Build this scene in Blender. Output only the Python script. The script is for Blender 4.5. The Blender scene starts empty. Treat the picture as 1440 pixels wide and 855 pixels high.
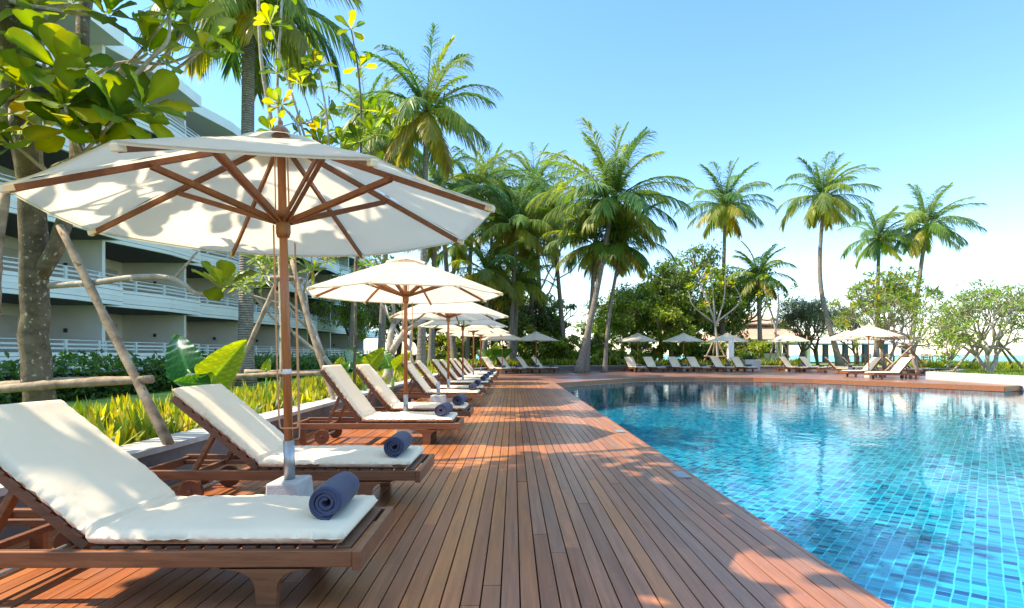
import bpy, bmesh, math, random
import numpy as np
from mathutils import Vector, Matrix

R = math.radians
rng = np.random.default_rng(7)
random.seed(7)
scene = bpy.context.scene
COL = scene.collection
F, CX, HY, EYE = 830.0, 722.0, 499.0, 1.05      # focal length in px, vanishing point, horizon row, eye height


def P(px, py, Y):
    return np.array([(px - CX) / F * Y, Y, EYE + (HY - py) / F * Y])


# ------------------------------------------------------------------ mesh builder
class MB:
    def __init__(self):
        self.v, self.f, self.c, self.n = [], [], [], 0

    def add(self, V, Fc, col=None):
        V = np.asarray(V, dtype=np.float64).reshape(-1, 3)
        if isinstance(Fc, np.ndarray):
            self.f.append(Fc.astype(np.int64) + self.n)
        else:
            by = {}
            for f in Fc:
                by.setdefault(len(f), []).append(f)
            for k in by:
                self.f.append(np.asarray(by[k], dtype=np.int64) + self.n)
        if col is None:
            col = np.ones((len(V), 3)) * 0.5
        col = np.asarray(col, dtype=np.float64)
        if col.ndim == 1:
            col = np.tile(col, (len(V), 1))
        self.v.append(V); self.c.append(col); self.n += len(V)
        return self

    def mesh(self, name, smooth=False, bevel=0.0):
        V = np.concatenate(self.v); C = np.concatenate(self.c)
        me = bpy.data.meshes.new(name)
        me.vertices.add(len(V)); me.vertices.foreach_set('co', V.ravel())
        tot = np.concatenate([np.full(len(a), a.shape[1]) for a in self.f])
        idx = np.concatenate([a.ravel() for a in self.f])
        start = np.concatenate([[0], np.cumsum(tot)[:-1]])
        me.loops.add(len(idx)); me.loops.foreach_set('vertex_index', idx.astype(np.int32))
        me.polygons.add(len(tot))
        me.polygons.foreach_set('loop_start', start.astype(np.int32))
        try:
            me.polygons.foreach_set('loop_total', tot.astype(np.int32))
        except Exception:
            pass
        ca = me.color_attributes.new('tint', 'FLOAT_COLOR', 'POINT')
        ca.data.foreach_set('color', np.hstack([C, np.ones((len(C), 1))]).ravel().astype(np.float32))
        me.polygons.foreach_set('use_smooth', np.full(len(tot), bool(smooth)))
        me.update(calc_edges=True); me.validate()
        if bevel > 0:
            bm = bmesh.new(); bm.from_mesh(me)
            es = [e for e in bm.edges if len(e.link_faces) == 2 and e.calc_face_angle(0) > 0.5]
            bmesh.ops.bevel(bm, geom=es, offset=bevel, segments=2, profile=0.5, affect='EDGES', clamp_overlap=True)
            bm.to_mesh(me); bm.free()
        return me

    def obj(self, name, mat, parent=None, smooth=False, bevel=0.0):
        me = self.mesh(name, smooth, bevel)
        if mat: me.materials.append(mat)
        o = bpy.data.objects.new(name, me); COL.objects.link(o)
        if parent is not None: o.parent = parent
        return o

    # --- shapes
    def box(self, x0, x1, y0, y1, z0, z1, col=None):
        V = [(x0, y0, z0), (x1, y0, z0), (x1, y1, z0), (x0, y1, z0), (x0, y0, z1), (x1, y0, z1), (x1, y1, z1), (x0, y1, z1)]
        return self.add(V, [(0, 3, 2, 1), (4, 5, 6, 7), (0, 1, 5, 4), (1, 2, 6, 5), (2, 3, 7, 6), (3, 0, 4, 7)], col)

    def bar(self, p, q, w, h, up=(0, 0, 1), col=None):
        p, q = np.array(p, float), np.array(q, float)
        d = (q - p) / np.linalg.norm(q - p)
        s = np.cross(d, up); s /= np.linalg.norm(s)
        u = np.cross(s, d)
        V = [e + s * a * w / 2 + u * b * h / 2 for e in (p, q) for a, b in ((-1, -1), (1, -1), (1, 1), (-1, 1))]
        return self.add(V, [(0, 1, 2, 3), (7, 6, 5, 4), (0, 4, 5, 1), (1, 5, 6, 2), (2, 6, 7, 3), (3, 7, 4, 0)], col)

    def tube(self, pts, rad, seg=8, col=None, cap=True):
        pts = np.asarray(pts, float); n = len(pts)
        rad = np.broadcast_to(np.asarray(rad, float), (n,))
        t = np.gradient(pts, axis=0); t /= np.linalg.norm(t, axis=1)[:, None] + 1e-9
        a = np.array([1.0, 0, 0]) if abs(t[0][0]) < 0.8 else np.array([0, 1.0, 0])
        V = []
        ang = np.arange(seg) / seg * 2 * np.pi
        for i in range(n):
            s = a - t[i] * np.dot(a, t[i]); s /= np.linalg.norm(s) + 1e-9
            a = s
            u = np.cross(t[i], s)
            V.append(pts[i] + rad[i] * (np.cos(ang)[:, None] * s + np.sin(ang)[:, None] * u))
        V = np.concatenate(V)
        i = np.arange(n - 1)[:, None] * seg; j = np.arange(seg)[None]
        Fq = np.stack([i + j, i + (j + 1) % seg, i + seg + (j + 1) % seg, i + seg + j], -1).reshape(-1, 4)
        self.add(V, Fq, col)
        if cap:
            base = self.n - len(V)
            self.f.append(np.array([[base + k for k in range(seg)][::-1]]))
            self.f.append(np.array([[base + (n - 1) * seg + k for k in range(seg)]]))
        return self

    def prism(self, poly, axis, a, b, col=None):      # polygon in the two other axes, extruded along axis from a to b
        n = len(poly); V = []
        for t in (a, b):
            for (u, w) in poly:
                V.append((t, u, w) if axis == 'x' else ((u, t, w) if axis == 'y' else (u, w, t)))
        fc = [tuple(range(n))[::-1], tuple(range(n, 2 * n))] + [(i, (i + 1) % n, n + (i + 1) % n, n + i) for i in range(n)]
        return self.add(V, fc, col)

    def grid(self, Vg, col=None):                      # (a,b,3) array
        a, b = Vg.shape[:2]
        i = np.arange(a - 1)[:, None] * b; j = np.arange(b - 1)[None]
        Fq = np.stack([i + j, i + b + j, i + b + j + 1, i + j + 1], -1).reshape(-1, 4)
        return self.add(Vg.reshape(-1, 3), Fq, col)


def nrm(a):
    return a / (np.linalg.norm(a, axis=-1, keepdims=True) + 1e-9)


def blades(mb, base, d, sag, L, W, col, prof=((0, .6), (.35, 1), (.75, .65), (1, .06)), fold=None):
    """many thin strip leaves: base (N,3), direction d (N,3), sag (N,), length, width, colour (N,3)"""
    N = len(base); d = nrm(d)
    z = np.array([0, 0, 1.0])
    side = np.cross(d, z); bad = np.linalg.norm(side, axis=1) < 1e-3
    side[bad] = [1, 0, 0]; side = nrm(side)
    if fold is not None:                                # roll about the leaf axis
        up = np.cross(side, d)
        side = side * np.cos(fold)[:, None] + up * np.sin(fold)[:, None]
    S = len(prof)
    V = np.zeros((N, S, 2, 3))
    for k, (t, w) in enumerate(prof):
        c = base + d * (L * t)[:, None] - z * (sag * L * t * t)[:, None]
        V[:, k, 0] = c - side * (W * w / 2)[:, None]
        V[:, k, 1] = c + side * (W * w / 2)[:, None]
    i = np.arange(N)[:, None] * (2 * S); k = np.arange(S - 1)[None] * 2
    Fq = np.stack([i + k, i + k + 1, i + k + 3, i + k + 2], -1).reshape(-1, 4)
    mb.add(V.reshape(-1, 3), Fq, np.repeat(col, 2 * S, axis=0))


OBOV = ((0, .06), (.1, .09), (.3, .36), (.5, .74), (.66, .96), (.8, 1.0), (.91, .82), (.975, .46), (1, .10))
LANC = ((0, .1), (.2, .7), (.45, 1.0), (.7, .85), (.9, .4), (1, .05))


def broad_leaves(mb, base, d, nup, L, W, sag, col, prof=OBOV, vee=0.25):
    """leaves with a midrib fold; nup is the leaf's upper normal hint"""
    N = len(base); d = nrm(d)
    side = nrm(np.cross(d, nup)); up = np.cross(side, d)
    S = len(prof); V = np.zeros((N, S, 3, 3))
    wv = np.random.default_rng(len(base)).normal(0, .03, (N, S, 2))
    for k, (t, w) in enumerate(prof):
        c = base + d * (L * t)[:, None] - up * (sag * L * t * t)[:, None]
        hw = (W * w / 2)[:, None]
        V[:, k, 0] = c - side * hw + up * hw * vee + up * (wv[:, k, :1] * L[:, None])
        V[:, k, 1] = c
        V[:, k, 2] = c + side * hw + up * hw * vee + up * (wv[:, k, 1:] * L[:, None])
    i = np.arange(N)[:, None] * (3 * S); k = np.arange(S - 1)[None] * 3
    q1 = np.stack([i + k, i + k + 1, i + k + 4, i + k + 3], -1).reshape(-1, 4)
    q2 = np.stack([i + k + 1, i + k + 2, i + k + 5, i + k + 4], -1).reshape(-1, 4)
    cv = np.repeat(col, 3 * S, axis=0).reshape(N, S, 3, 3); cv[:, :, 1] *= 1.45; cv[:, :, [0, 2]] *= .92
    mb.add(V.reshape(-1, 3), np.concatenate([q1, q2]), np.clip(cv.reshape(-1, 3), 0, 1))


def rand_dirs(n, r=rng):
    return nrm(r.normal(0, 1, (n, 3)))


def pal(cols, n, jit=.12, r=rng, p=None):
    cols = np.array(cols); k = r.choice(len(cols), n, p=p)
    return np.clip(cols[k] * (1 + r.normal(0, jit, (n, 1))) * (1 + r.normal(0, jit * .35, (n, 3))), .003, 1)


# ------------------------------------------------------------------ materials
def new_mat(name):
    m = bpy.data.materials.new(name); m.use_nodes = True
    nt = m.node_tree; nt.nodes.clear()
    out = nt.nodes.new('ShaderNodeOutputMaterial')
    return m, nt, out


def nd(nt, typ, **kw):
    n = nt.nodes.new(typ)
    for k, v in kw.items():
        if k.startswith('i_'):
            key = k[2:]
            key = int(key) if key.isdigit() else key.replace('_', ' ')
            n.inputs[key].default_value = v
        else:
            setattr(n, k, v)
    return n


def ramp(nt, stops, interp='LINEAR'):
    n = nt.nodes.new('ShaderNodeValToRGB'); e = n.color_ramp.elements
    n.color_ramp.interpolation = interp
    while len(e) < len(stops): e.new(0.5)
    for el, (p, c) in zip(e, stops):
        el.position = p; el.color = (*c, 1) if len(c) == 3 else c
    return n


def mapped(nt, scale=(1, 1, 1), rot=(0, 0, 0), space='Object'):
    tc = nd(nt, 'ShaderNodeTexCoord'); mp = nd(nt, 'ShaderNodeMapping')
    mp.inputs['Scale'].default_value = scale; mp.inputs['Rotation'].default_value = rot
    nt.links.new(tc.outputs[space], mp.inputs['Vector'])
    return mp.outputs['Vector']


def mixc(nt, fac, a, b, mode='MIX'):
    n = nt.nodes.new('ShaderNodeMix'); n.data_type = 'RGBA'; n.blend_type = mode
    for sock, v in ((n.inputs[0], fac), (n.inputs[6], a), (n.inputs[7], b)):
        if hasattr(v, 'is_output') or hasattr(v, 'links'): nt.links.new(v, sock)
        elif isinstance(v, (int, float)): sock.default_value = v
        else: sock.default_value = (*v, 1)
    return n.outputs[2]


def plain(name, col, rough=.6, var=.12, scale=6., bump=0.02, metal=0., spec=.4, nscale=None, stretch=(1, 1, 1), dirt=None):
    m, nt, out = new_mat(name)
    v = mapped(nt, stretch)
    n1 = nd(nt, 'ShaderNodeTexNoise', i_Scale=scale, i_Detail=6., i_Roughness=.6); nt.links.new(v, n1.inputs['Vector'])
    r = ramp(nt, [(.3, tuple(c * (1 - var) for c in col)), (.7, tuple(min(1, c * (1 + var)) for c in col))])
    nt.links.new(n1.outputs['Fac'], r.inputs['Fac'])
    c = r.outputs['Color']
    if dirt:
        n3 = nd(nt, 'ShaderNodeTexNoise', i_Scale=scale * .35, i_Detail=8., i_Roughness=.7); nt.links.new(v, n3.inputs['Vector'])
        r3 = ramp(nt, [(.48, (0, 0, 0)), (.72, (1, 1, 1))]); nt.links.new(n3.outputs['Fac'], r3.inputs['Fac'])
        c = mixc(nt, r3.outputs['Color'], c, dirt)
    b = nd(nt, 'ShaderNodeBsdfPrincipled', i_Roughness=rough, i_Metallic=metal)
    b.inputs['Specular IOR Level'].default_value = spec
    nt.links.new(c, b.inputs['Base Color'])
    if bump:
        n2 = nd(nt, 'ShaderNodeTexNoise', i_Scale=nscale or scale * 8, i_Detail=4.); nt.links.new(v, n2.inputs['Vector'])
        bp = nd(nt, 'ShaderNodeBump', i_Strength=.6, i_Distance=bump); nt.links.new(n2.outputs['Fac'], bp.inputs['Height'])
        nt.links.new(bp.outputs['Normal'], b.inputs['Normal'])
    nt.links.new(b.outputs[0], out.inputs[0])
    return m


def wood(name, c1, c2, grain=(3, 40, 40), rough=.45, coat=0.0, scale=3.):
    m, nt, out = new_mat(name)
    v = mapped(nt, grain)
    oi = nd(nt, 'ShaderNodeObjectInfo')
    add = nd(nt, 'ShaderNodeVectorMath', operation='ADD'); nt.links.new(v, add.inputs[0])
    sc = nd(nt, 'ShaderNodeMath', operation='MULTIPLY', i_1=37.); nt.links.new(oi.outputs['Random'], sc.inputs[0])
    nt.links.new(sc.outputs[0], add.inputs[1])
    n1 = nd(nt, 'ShaderNodeTexNoise', i_Scale=scale * .4, i_Detail=7., i_Roughness=.65, i_Distortion=.4); nt.links.new(add.outputs[0], n1.inputs['Vector'])
    r = ramp(nt, [(.25, c1), (.55, c2), (.8, tuple(x * 1.25 for x in c2))]); nt.links.new(n1.outputs['Fac'], r.inputs['Fac'])
    b = nd(nt, 'ShaderNodeBsdfPrincipled', i_Roughness=rough)
    b.inputs['Coat Weight'].default_value = coat; b.inputs['Coat Roughness'].default_value = .25
    hs = nd(nt, 'ShaderNodeHueSaturation'); nt.links.new(r.outputs['Color'], hs.inputs['Color'])
    mr = nd(nt, 'ShaderNodeMapRange', i_3=.8, i_4=1.2); nt.links.new(oi.outputs['Random'], mr.inputs[0]); nt.links.new(mr.outputs[0], hs.inputs['Value'])
    nt.links.new(hs.outputs[0], b.inputs['Base Color'])
    bp = nd(nt, 'ShaderNodeBump', i_Strength=.4, i_Distance=.003); nt.links.new(n1.outputs['Fac'], bp.inputs['Height'])
    nt.links.new(bp.outputs['Normal'], b.inputs['Normal'])
    nt.links.new(b.outputs[0], out.inputs[0])
    return m


def leaf_mat(name, trans=.5, warm=(1.25, 1.2, .45), gloss=.12, rough=.35):
    m, nt, out = new_mat(name)
    at = nd(nt, 'ShaderNodeAttribute', attribute_name='tint')
    v = mapped(nt, (1, 1, 1))
    n = nd(nt, 'ShaderNodeTexNoise', i_Scale=9., i_Detail=3.); nt.links.new(v, n.inputs['Vector'])
    mr = nd(nt, 'ShaderNodeMapRange', i_3=.8, i_4=1.2); nt.links.new(n.outputs['Fac'], mr.inputs[0])
    hs = nd(nt, 'ShaderNodeHueSaturation'); nt.links.new(at.outputs['Color'], hs.inputs['Color']); nt.links.new(mr.outputs[0], hs.inputs['Value'])
    df = nd(nt, 'ShaderNodeBsdfDiffuse'); nt.links.new(hs.outputs[0], df.inputs[0])
    tr = nd(nt, 'ShaderNodeBsdfTranslucent'); nt.links.new(mixc(nt, 1., hs.outputs[0], warm, 'MULTIPLY'), tr.inputs[0])
    mx = nd(nt, 'ShaderNodeMixShader', i_0=trans); nt.links.new(df.outputs[0], mx.inputs[1]); nt.links.new(tr.outputs[0], mx.inputs[2])
    gl = nd(nt, 'ShaderNodeBsdfGlossy', i_Roughness=rough); gl.inputs[0].default_value = (.9, .95, 1, 1)
    fr = nd(nt, 'ShaderNodeFresnel', i_IOR=1.45)
    ml = nd(nt, 'ShaderNodeMath', operation='MULTIPLY', i_1=gloss * 6); ml.use_clamp = True; nt.links.new(fr.outputs[0], ml.inputs[0])
    m2 = nd(nt, 'ShaderNodeMixShader'); nt.links.new(ml.outputs[0], m2.inputs[0]); nt.links.new(mx.outputs[0], m2.inputs[1]); nt.links.new(gl.outputs[0], m2.inputs[2])
    nt.links.new(m2.outputs[0], out.inputs[0])
    return m


def cloth_mat(name, col, trans=.35, var=.06, wr=0.0, weave=350., wdist=.0006):
    m, nt, out = new_mat(name)
    v = mapped(nt)
    n = nd(nt, 'ShaderNodeTexNoise', i_Scale=3., i_Detail=6.); nt.links.new(v, n.inputs['Vector'])
    r = ramp(nt, [(.3, tuple(c * (1 - var) for c in col)), (.7, col)]); nt.links.new(n.outputs['Fac'], r.inputs['Fac'])
    b = nd(nt, 'ShaderNodeBsdfPrincipled', i_Roughness=.85); b.inputs['Specular IOR Level'].default_value = .2
    b.inputs['Sheen Weight'].default_value = .15
    nt.links.new(r.outputs[0], b.inputs['Base Color'])
    n2 = nd(nt, 'ShaderNodeTexNoise', i_Scale=weave, i_Detail=2.); nt.links.new(v, n2.inputs['Vector'])
    bp = nd(nt, 'ShaderNodeBump', i_Strength=.5, i_Distance=wdist); nt.links.new(n2.outputs['Fac'], bp.inputs['Height'])
    if wr:
        n3 = nd(nt, 'ShaderNodeTexNoise', i_Scale=5., i_Detail=5., i_Distortion=.8); nt.links.new(v, n3.inputs['Vector'])
        b3 = nd(nt, 'ShaderNodeBump', i_Strength=.7, i_Distance=wr); nt.links.new(n3.outputs['Fac'], b3.inputs['Height']); nt.links.new(bp.outputs['Normal'], b3.inputs['Normal'])
        bp = b3
    nt.links.new(bp.outputs['Normal'], b.inputs['Normal'])
    if trans:
        t = nd(nt, 'ShaderNodeBsdfTranslucent'); nt.links.new(r.outputs[0], t.inputs[0])
        mx = nd(nt, 'ShaderNodeMixShader', i_0=trans); nt.links.new(b.outputs[0], mx.inputs[1]); nt.links.new(t.outputs[0], mx.inputs[2])
        nt.links.new(mx.outputs[0], out.inputs[0])
    else:
        nt.links.new(b.outputs[0], out.inputs[0])
    return m


def deck_mat(name):
    m, nt, out = new_mat(name)
    at = nd(nt, 'ShaderNodeAttribute', attribute_name='tint')
    v = mapped(nt, (42, 1.6, 42))
    n = nd(nt, 'ShaderNodeTexNoise', i_Scale=1., i_Detail=8., i_Roughness=.7, i_Distortion=.3); nt.links.new(v, n.inputs['Vector'])
    mr = nd(nt, 'ShaderNodeMapRange', i_1=.3, i_2=.7, i_3=.65, i_4=1.28); nt.links.new(n.outputs['Fac'], mr.inputs[0])
    hs = nd(nt, 'ShaderNodeHueSaturation'); nt.links.new(at.outputs['Color'], hs.inputs['Color']); nt.links.new(mr.outputs[0], hs.inputs['Value'])
    v2 = mapped(nt, (2.2, .7, 1))
    n2 = nd(nt, 'ShaderNodeTexNoise', i_Scale=1., i_Detail=7., i_Roughness=.65); nt.links.new(v2, n2.inputs['Vector'])
    r2 = ramp(nt, [(.45, (0, 0, 0)), (.75, (.32, .32, .32))]); nt.links.new(n2.outputs['Fac'], r2.inputs['Fac'])
    c = mixc(nt, r2.outputs['Color'], hs.outputs[0], (.27, .17, .13))
    v3 = mapped(nt, (1, 1, 1))
    n3 = nd(nt, 'ShaderNodeTexNoise', i_Scale=38., i_Detail=3.); nt.links.new(v3, n3.inputs['Vector'])
    r3 = ramp(nt, [(.66, (0, 0, 0)), (.74, (.3, .3, .3))]); nt.links.new(n3.outputs['Fac'], r3.inputs['Fac'])
    c = mixc(nt, r3.outputs['Color'], c, (.42, .34, .30))
    b = nd(nt, 'ShaderNodeBsdfPrincipled')
    b.inputs['Specular IOR Level'].default_value = .22
    rr = nd(nt, 'ShaderNodeMapRange', i_3=.20, i_4=.46); nt.links.new(n2.outputs['Fac'], rr.inputs[0]); nt.links.new(rr.outputs[0], b.inputs['Roughness'])
    nt.links.new(c, b.inputs['Base Color'])
    bp = nd(nt, 'ShaderNodeBump', i_Strength=.5, i_Distance=.002); nt.links.new(n.outputs['Fac'], bp.inputs['Height'])
    nt.links.new(bp.outputs['Normal'], b.inputs['Normal'])
    nt.links.new(b.outputs[0], out.inputs[0])
    return m


def tile_mat(name, ang, size=.128):
    m, nt, out = new_mat(name)
    L = nt.links.new
    geo = nd(nt, 'ShaderNodeNewGeometry')
    nz = nd(nt, 'ShaderNodeTexNoise', i_Scale=1.6, i_Detail=2.); L(geo.outputs['Position'], nz.inputs['Vector'])
    off = nd(nt, 'ShaderNodeVectorMath', operation='SUBTRACT'); L(nz.outputs['Color'], off.inputs[0]); off.inputs[1].default_value = (.5, .5, .5)
    osc = nd(nt, 'ShaderNodeVectorMath', operation='SCALE'); osc.inputs['Scale'].default_value = .04; L(off.outputs[0], osc.inputs[0])
    pos = nd(nt, 'ShaderNodeVectorMath', operation='ADD'); L(geo.outputs['Position'], pos.inputs[0]); L(osc.outputs[0], pos.inputs[1])
    rot = nd(nt, 'ShaderNodeVectorRotate', rotation_type='Z_AXIS'); rot.inputs['Angle'].default_value = ang; L(pos.outputs[0], rot.inputs['Vector'])
    sc = nd(nt, 'ShaderNodeVectorMath', operation='DIVIDE'); L(rot.outputs[0], sc.inputs[0]); sc.inputs[1].default_value = (size, size * 1.02, size)
    sc2 = nd(nt, 'ShaderNodeVectorMath', operation='ADD'); L(sc.outputs[0], sc2.inputs[0]); sc2.inputs[1].default_value = (.03, .07, .5)
    fl = nd(nt, 'ShaderNodeVectorMath', operation='FLOOR'); L(sc2.outputs[0], fl.inputs[0])
    wn = nd(nt, 'ShaderNodeTexWhiteNoise', noise_dimensions='3D'); L(fl.outputs[0], wn.inputs['Vector'])
    r = ramp(nt, [(0, (.08, .50, .54)), (.09, (.02, .35, .41)), (.38, (.006, .24, .32)), (.64, (.002, .125, .23)), (.82, (.001, .02, .12)), (.95, (.05, .43, .49))], 'CONSTANT')
    L(wn.outputs['Value'], r.inputs['Fac'])
    fr = nd(nt, 'ShaderNodeVectorMath', operation='FRACTION'); L(sc2.outputs[0], fr.inputs[0])
    sp = nd(nt, 'ShaderNodeSeparateXYZ'); L(fr.outputs[0], sp.inputs[0])
    nrmz = nd(nt, 'ShaderNodeSeparateXYZ'); L(geo.outputs['True Normal'], nrmz.inputs[0])

    def edge(o, w):
        a = nd(nt, 'ShaderNodeMath', operation='SUBTRACT', i_1=.5); L(o, a.inputs[0])
        b = nd(nt, 'ShaderNodeMath', operation='ABSOLUTE'); L(a.outputs[0], b.inputs[0])
        c = nd(nt, 'ShaderNodeMath', operation='GREATER_THAN', i_1=.5 - w); L(b.outputs[0], c.inputs[0])
        return c.outputs[0]
    mxn = nd(nt, 'ShaderNodeMath', operation='MAXIMUM'); L(edge(sp.outputs['X'], .055), mxn.inputs[0]); L(edge(sp.outputs['Y'], .04), mxn.inputs[1])
    c = mixc(nt, mxn.outputs[0], r.outputs['Color'], (.26, .60, .64))
    b = nd(nt, 'ShaderNodeBsdfPrincipled', i_Roughness=.3); L(c, b.inputs['Base Color'])
    L(b.outputs[0], out.inputs[0])
    return m


def water_mat(name, tint, s1=2.2, d1=.02, rough=.0, deep=None, stretch=(1, 1, 1)):
    m, nt, out = new_mat(name)
    L = nt.links.new
    v = mapped(nt, stretch)
    a = nd(nt, 'ShaderNodeTexNoise', i_Scale=s1, i_Detail=3., i_Roughness=.5, i_Distortion=.5); L(v, a.inputs['Vector'])
    a2 = nd(nt, 'ShaderNodeTexNoise', i_Scale=s1 * 4.5, i_Detail=2.); L(v, a2.inputs['Vector'])
    b1 = nd(nt, 'ShaderNodeBump', i_Strength=1., i_Distance=d1); L(a.outputs['Fac'], b1.inputs['Height'])
    b2 = nd(nt, 'ShaderNodeBump', i_Strength=1., i_Distance=d1 * .22); L(a2.outputs['Fac'], b2.inputs['Height']); L(b1.outputs['Normal'], b2.inputs['Normal'])
    fr = nd(nt, 'ShaderNodeFresnel', i_IOR=1.33); L(b2.outputs['Normal'], fr.inputs['Normal'])
    gl = nd(nt, 'ShaderNodeBsdfGlossy', i_Roughness=rough); L(b2.outputs['Normal'], gl.inputs['Normal'])
    if deep is None:
        un = nd(nt, 'ShaderNodeBsdfTransparent'); un.inputs[0].default_value = (*tint, 1)
    else:
        un = nd(nt, 'ShaderNodeBsdfDiffuse'); un.inputs[0].default_value = (*deep, 1)
    fac = fr.outputs[0]
    if deep is not None:
        ms = nd(nt, 'ShaderNodeMath', operation='MULTIPLY', i_1=.35); L(fac, ms.inputs[0]); fac = ms.outputs[0]
    mx = nd(nt, 'ShaderNodeMixShader'); L(fac, mx.inputs[0]); L(un.outputs[0], mx.inputs[1]); L(gl.outputs[0], mx.inputs[2])
    L(mx.outputs[0], out.inputs[0])
    return m


def bark_mat(name, c1, c2, ring=0., bump=.02, specks=True):
    m, nt, out = new_mat(name)
    L = nt.links.new
    v = mapped(nt)
    n = nd(nt, 'ShaderNodeTexNoise', i_Scale=7., i_Detail=8., i_Roughness=.7); L(v, n.inputs['Vector'])
    r = ramp(nt, [(.3, c1), (.65, c2)]); L(n.outputs['Fac'], r.inputs['Fac'])
    c = r.outputs['Color']; h = n.outputs['Fac']
    vo = nd(nt, 'ShaderNodeTexNoise', i_Scale=26., i_Detail=2.); L(v, vo.inputs['Vector'])
    rs = ramp(nt, [(.64, (0, 0, 0)), (.69, (.8, .8, .8))]); L(vo.outputs['Fac'], rs.inputs['Fac'])
    if specks:
        c = mixc(nt, rs.outputs['Color'], c, tuple(min(.7, x * 2.0 + .08) for x in c2))     # lichen specks
    else:
        rk = ramp(nt, [(.60, (0, 0, 0)), (.66, (.8, .8, .8))]); nk = nd(nt, 'ShaderNodeTexNoise', i_Scale=16., i_Detail=6., i_Roughness=.7); L(v, nk.inputs['Vector']); L(nk.outputs['Fac'], rk.inputs['Fac'])
        c = mixc(nt, rk.outputs['Color'], c, tuple(x * .45 for x in c1))
    if ring:
        w = nd(nt, 'ShaderNodeTexWave', wave_type='BANDS', bands_direction='Z', i_Scale=ring, i_Distortion=1.2, i_Detail=2.); L(v, w.inputs['Vector'])
        mr = nd(nt, 'ShaderNodeMapRange', i_3=.55, i_4=1.1); L(w.outputs['Fac'], mr.inputs[0])
        hs = nd(nt, 'ShaderNodeHueSaturation'); L(c, hs.inputs['Color']); L(mr.outputs[0], hs.inputs['Value']); c = hs.outputs[0]
        h = w.outputs['Fac']
    b = nd(nt, 'ShaderNodeBsdfPrincipled', i_Roughness=.9); b.inputs['Specular IOR Level'].default_value = .2
    L(c, b.inputs['Base Color'])
    bp = nd(nt, 'ShaderNodeBump', i_Strength=.8, i_Distance=bump); L(h, bp.inputs['Height']); L(bp.outputs['Normal'], b.inputs['Normal'])
    L(b.outputs[0], out.inputs[0])
    return m


M = {}
M['teak'] = wood('teak', (.10, .036, .014), (.21, .080, .032), rough=.42)
M['teak_dark'] = wood('teak_dark', (.07, .027, .012), (.14, .055, .027), rough=.5)
M['pole_wood'] = wood('pole_wood', (.22, .07, .022), (.36, .125, .042), grain=(40, 40, 2), rough=.35, coat=.2)
M['rib_wood'] = wood('rib_wood', (.18, .06, .022), (.28, .10, .036), grain=(20, 20, 20), rough=.5)
M['cushion'] = cloth_mat('cushion_canvas', (.85, .695, .505), trans=0, wr=.006)
M['canopy'] = cloth_mat('canopy_canvas', (.86, .775, .62), trans=.50, wr=.004)
M['towel'] = cloth_mat('towel_terry', (.055, .064, .120), trans=0, var=.45, weave=220., wdist=.004)
M['concrete'] = plain('concrete', (.46, .46, .44), .85, .12, 9., .004, dirt=(.33, .33, .31))
M['steel'] = plain('galvanised_steel', (.42, .44, .45), .4, .1, 20., .001, metal=.7)
M['rope'] = plain('rope', (.62, .30, .15), .8, .15, 40., .002)
M['deck'] = deck_mat('deck_boards')
M['dark'] = plain('under_deck_shade', (.02, .014, .01), .9, .2, 4., 0)
M['fascia'] = wood('deck_fascia', (.17, .055, .022), (.29, .105, .045), grain=(6, 6, 60), rough=.4)
M['tile'] = tile_mat('pool_mosaic', R(38.8))
M['water'] = water_mat('pool_water', (.26, .85, 1.0), 2.2, .0055, 0.0)
M['sea'] = water_mat('sea_water', None, .35, .12, .08, deep=(.02, .30, .36))
M['capstone'] = plain('cap_stone', (.42, .42, .40), .7, .15, 5., .004, dirt=(.28, .29, .28))
M['darkstone'] = plain('dark_stone', (.12, .115, .115), .7, .25, 5., .006)
M['whitestone'] = plain('white_stone', (.52, .52, .50), .6, .08, 3., .003, dirt=(.47, .47, .45))
M['white'] = plain('white_render', (.87, .88, .85), .8, .03, 1.2, .003, dirt=(.80, .81, .78))
M['beige'] = plain('beige_render', (.85, .82, .74), .85, .03, 1.5, .003, dirt=(.80, .77, .69))
M['soffit'] = plain('dark_paint_and_shade', (.12, .12, .12), .8, .1, 2., 0)  # loggia shade painted into the soffit; also colours parapet strips, pavilion wall, posts
M['railing'] = plain('painted_rail', (.66, .69, .68), .45, .04, 6., 0)
M['rail_dark'] = plain('dark_rail', (.10, .11, .11), .4, .1, 6., 0)
M['glass'] = plain('curtained_glass', (.62, .60, .54), .25, .08, 3., 0, spec=.6)
M['lamp'] = plain('lamp_metal', (.05, .05, .05), .4, .1, 9., 0)
M['grass'] = plain('lawn_grass', (.17, .28, .035), .9, .35, 1.2, .03, nscale=60., dirt=(.22, .29, .045))
M['soil'] = plain('soil', (.06, .045, .03), .95, .4, 3., .03)
M['leaf'] = leaf_mat('leaf', .50, warm=(1.8, 1.5, .4), gloss=.06)
M['leaf_big'] = leaf_mat('leaf_big', .62, warm=(2.2, 1.75, .25), gloss=.022, rough=.55)
M['palmleaf'] = leaf_mat('palm_leaf', .54, warm=(1.9, 1.65, .4), gloss=.06, rough=.42)
M['bark'] = bark_mat('mottled_bark', (.05, .042, .025), (.20, .165, .11), bump=.035)
M['bark_pale'] = bark_mat('pale_bark', (.26, .22, .18), (.46, .41, .35), bump=.01)
M['palmbark'] = bark_mat('palm_bark', (.17, .14, .115), (.33, .285, .24), ring=5.)
M['pole'] = bark_mat('stake_bark', (.13, .085, .055), (.42, .33, .24), bump=.012, specks=False)
M['coconut'] = plain('coconut', (.30, .20, .06), .6, .3, 3., .004)
M['petiole'] = plain('petiole', (.20, .34, .08), .5, .1, 6., 0)
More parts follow.
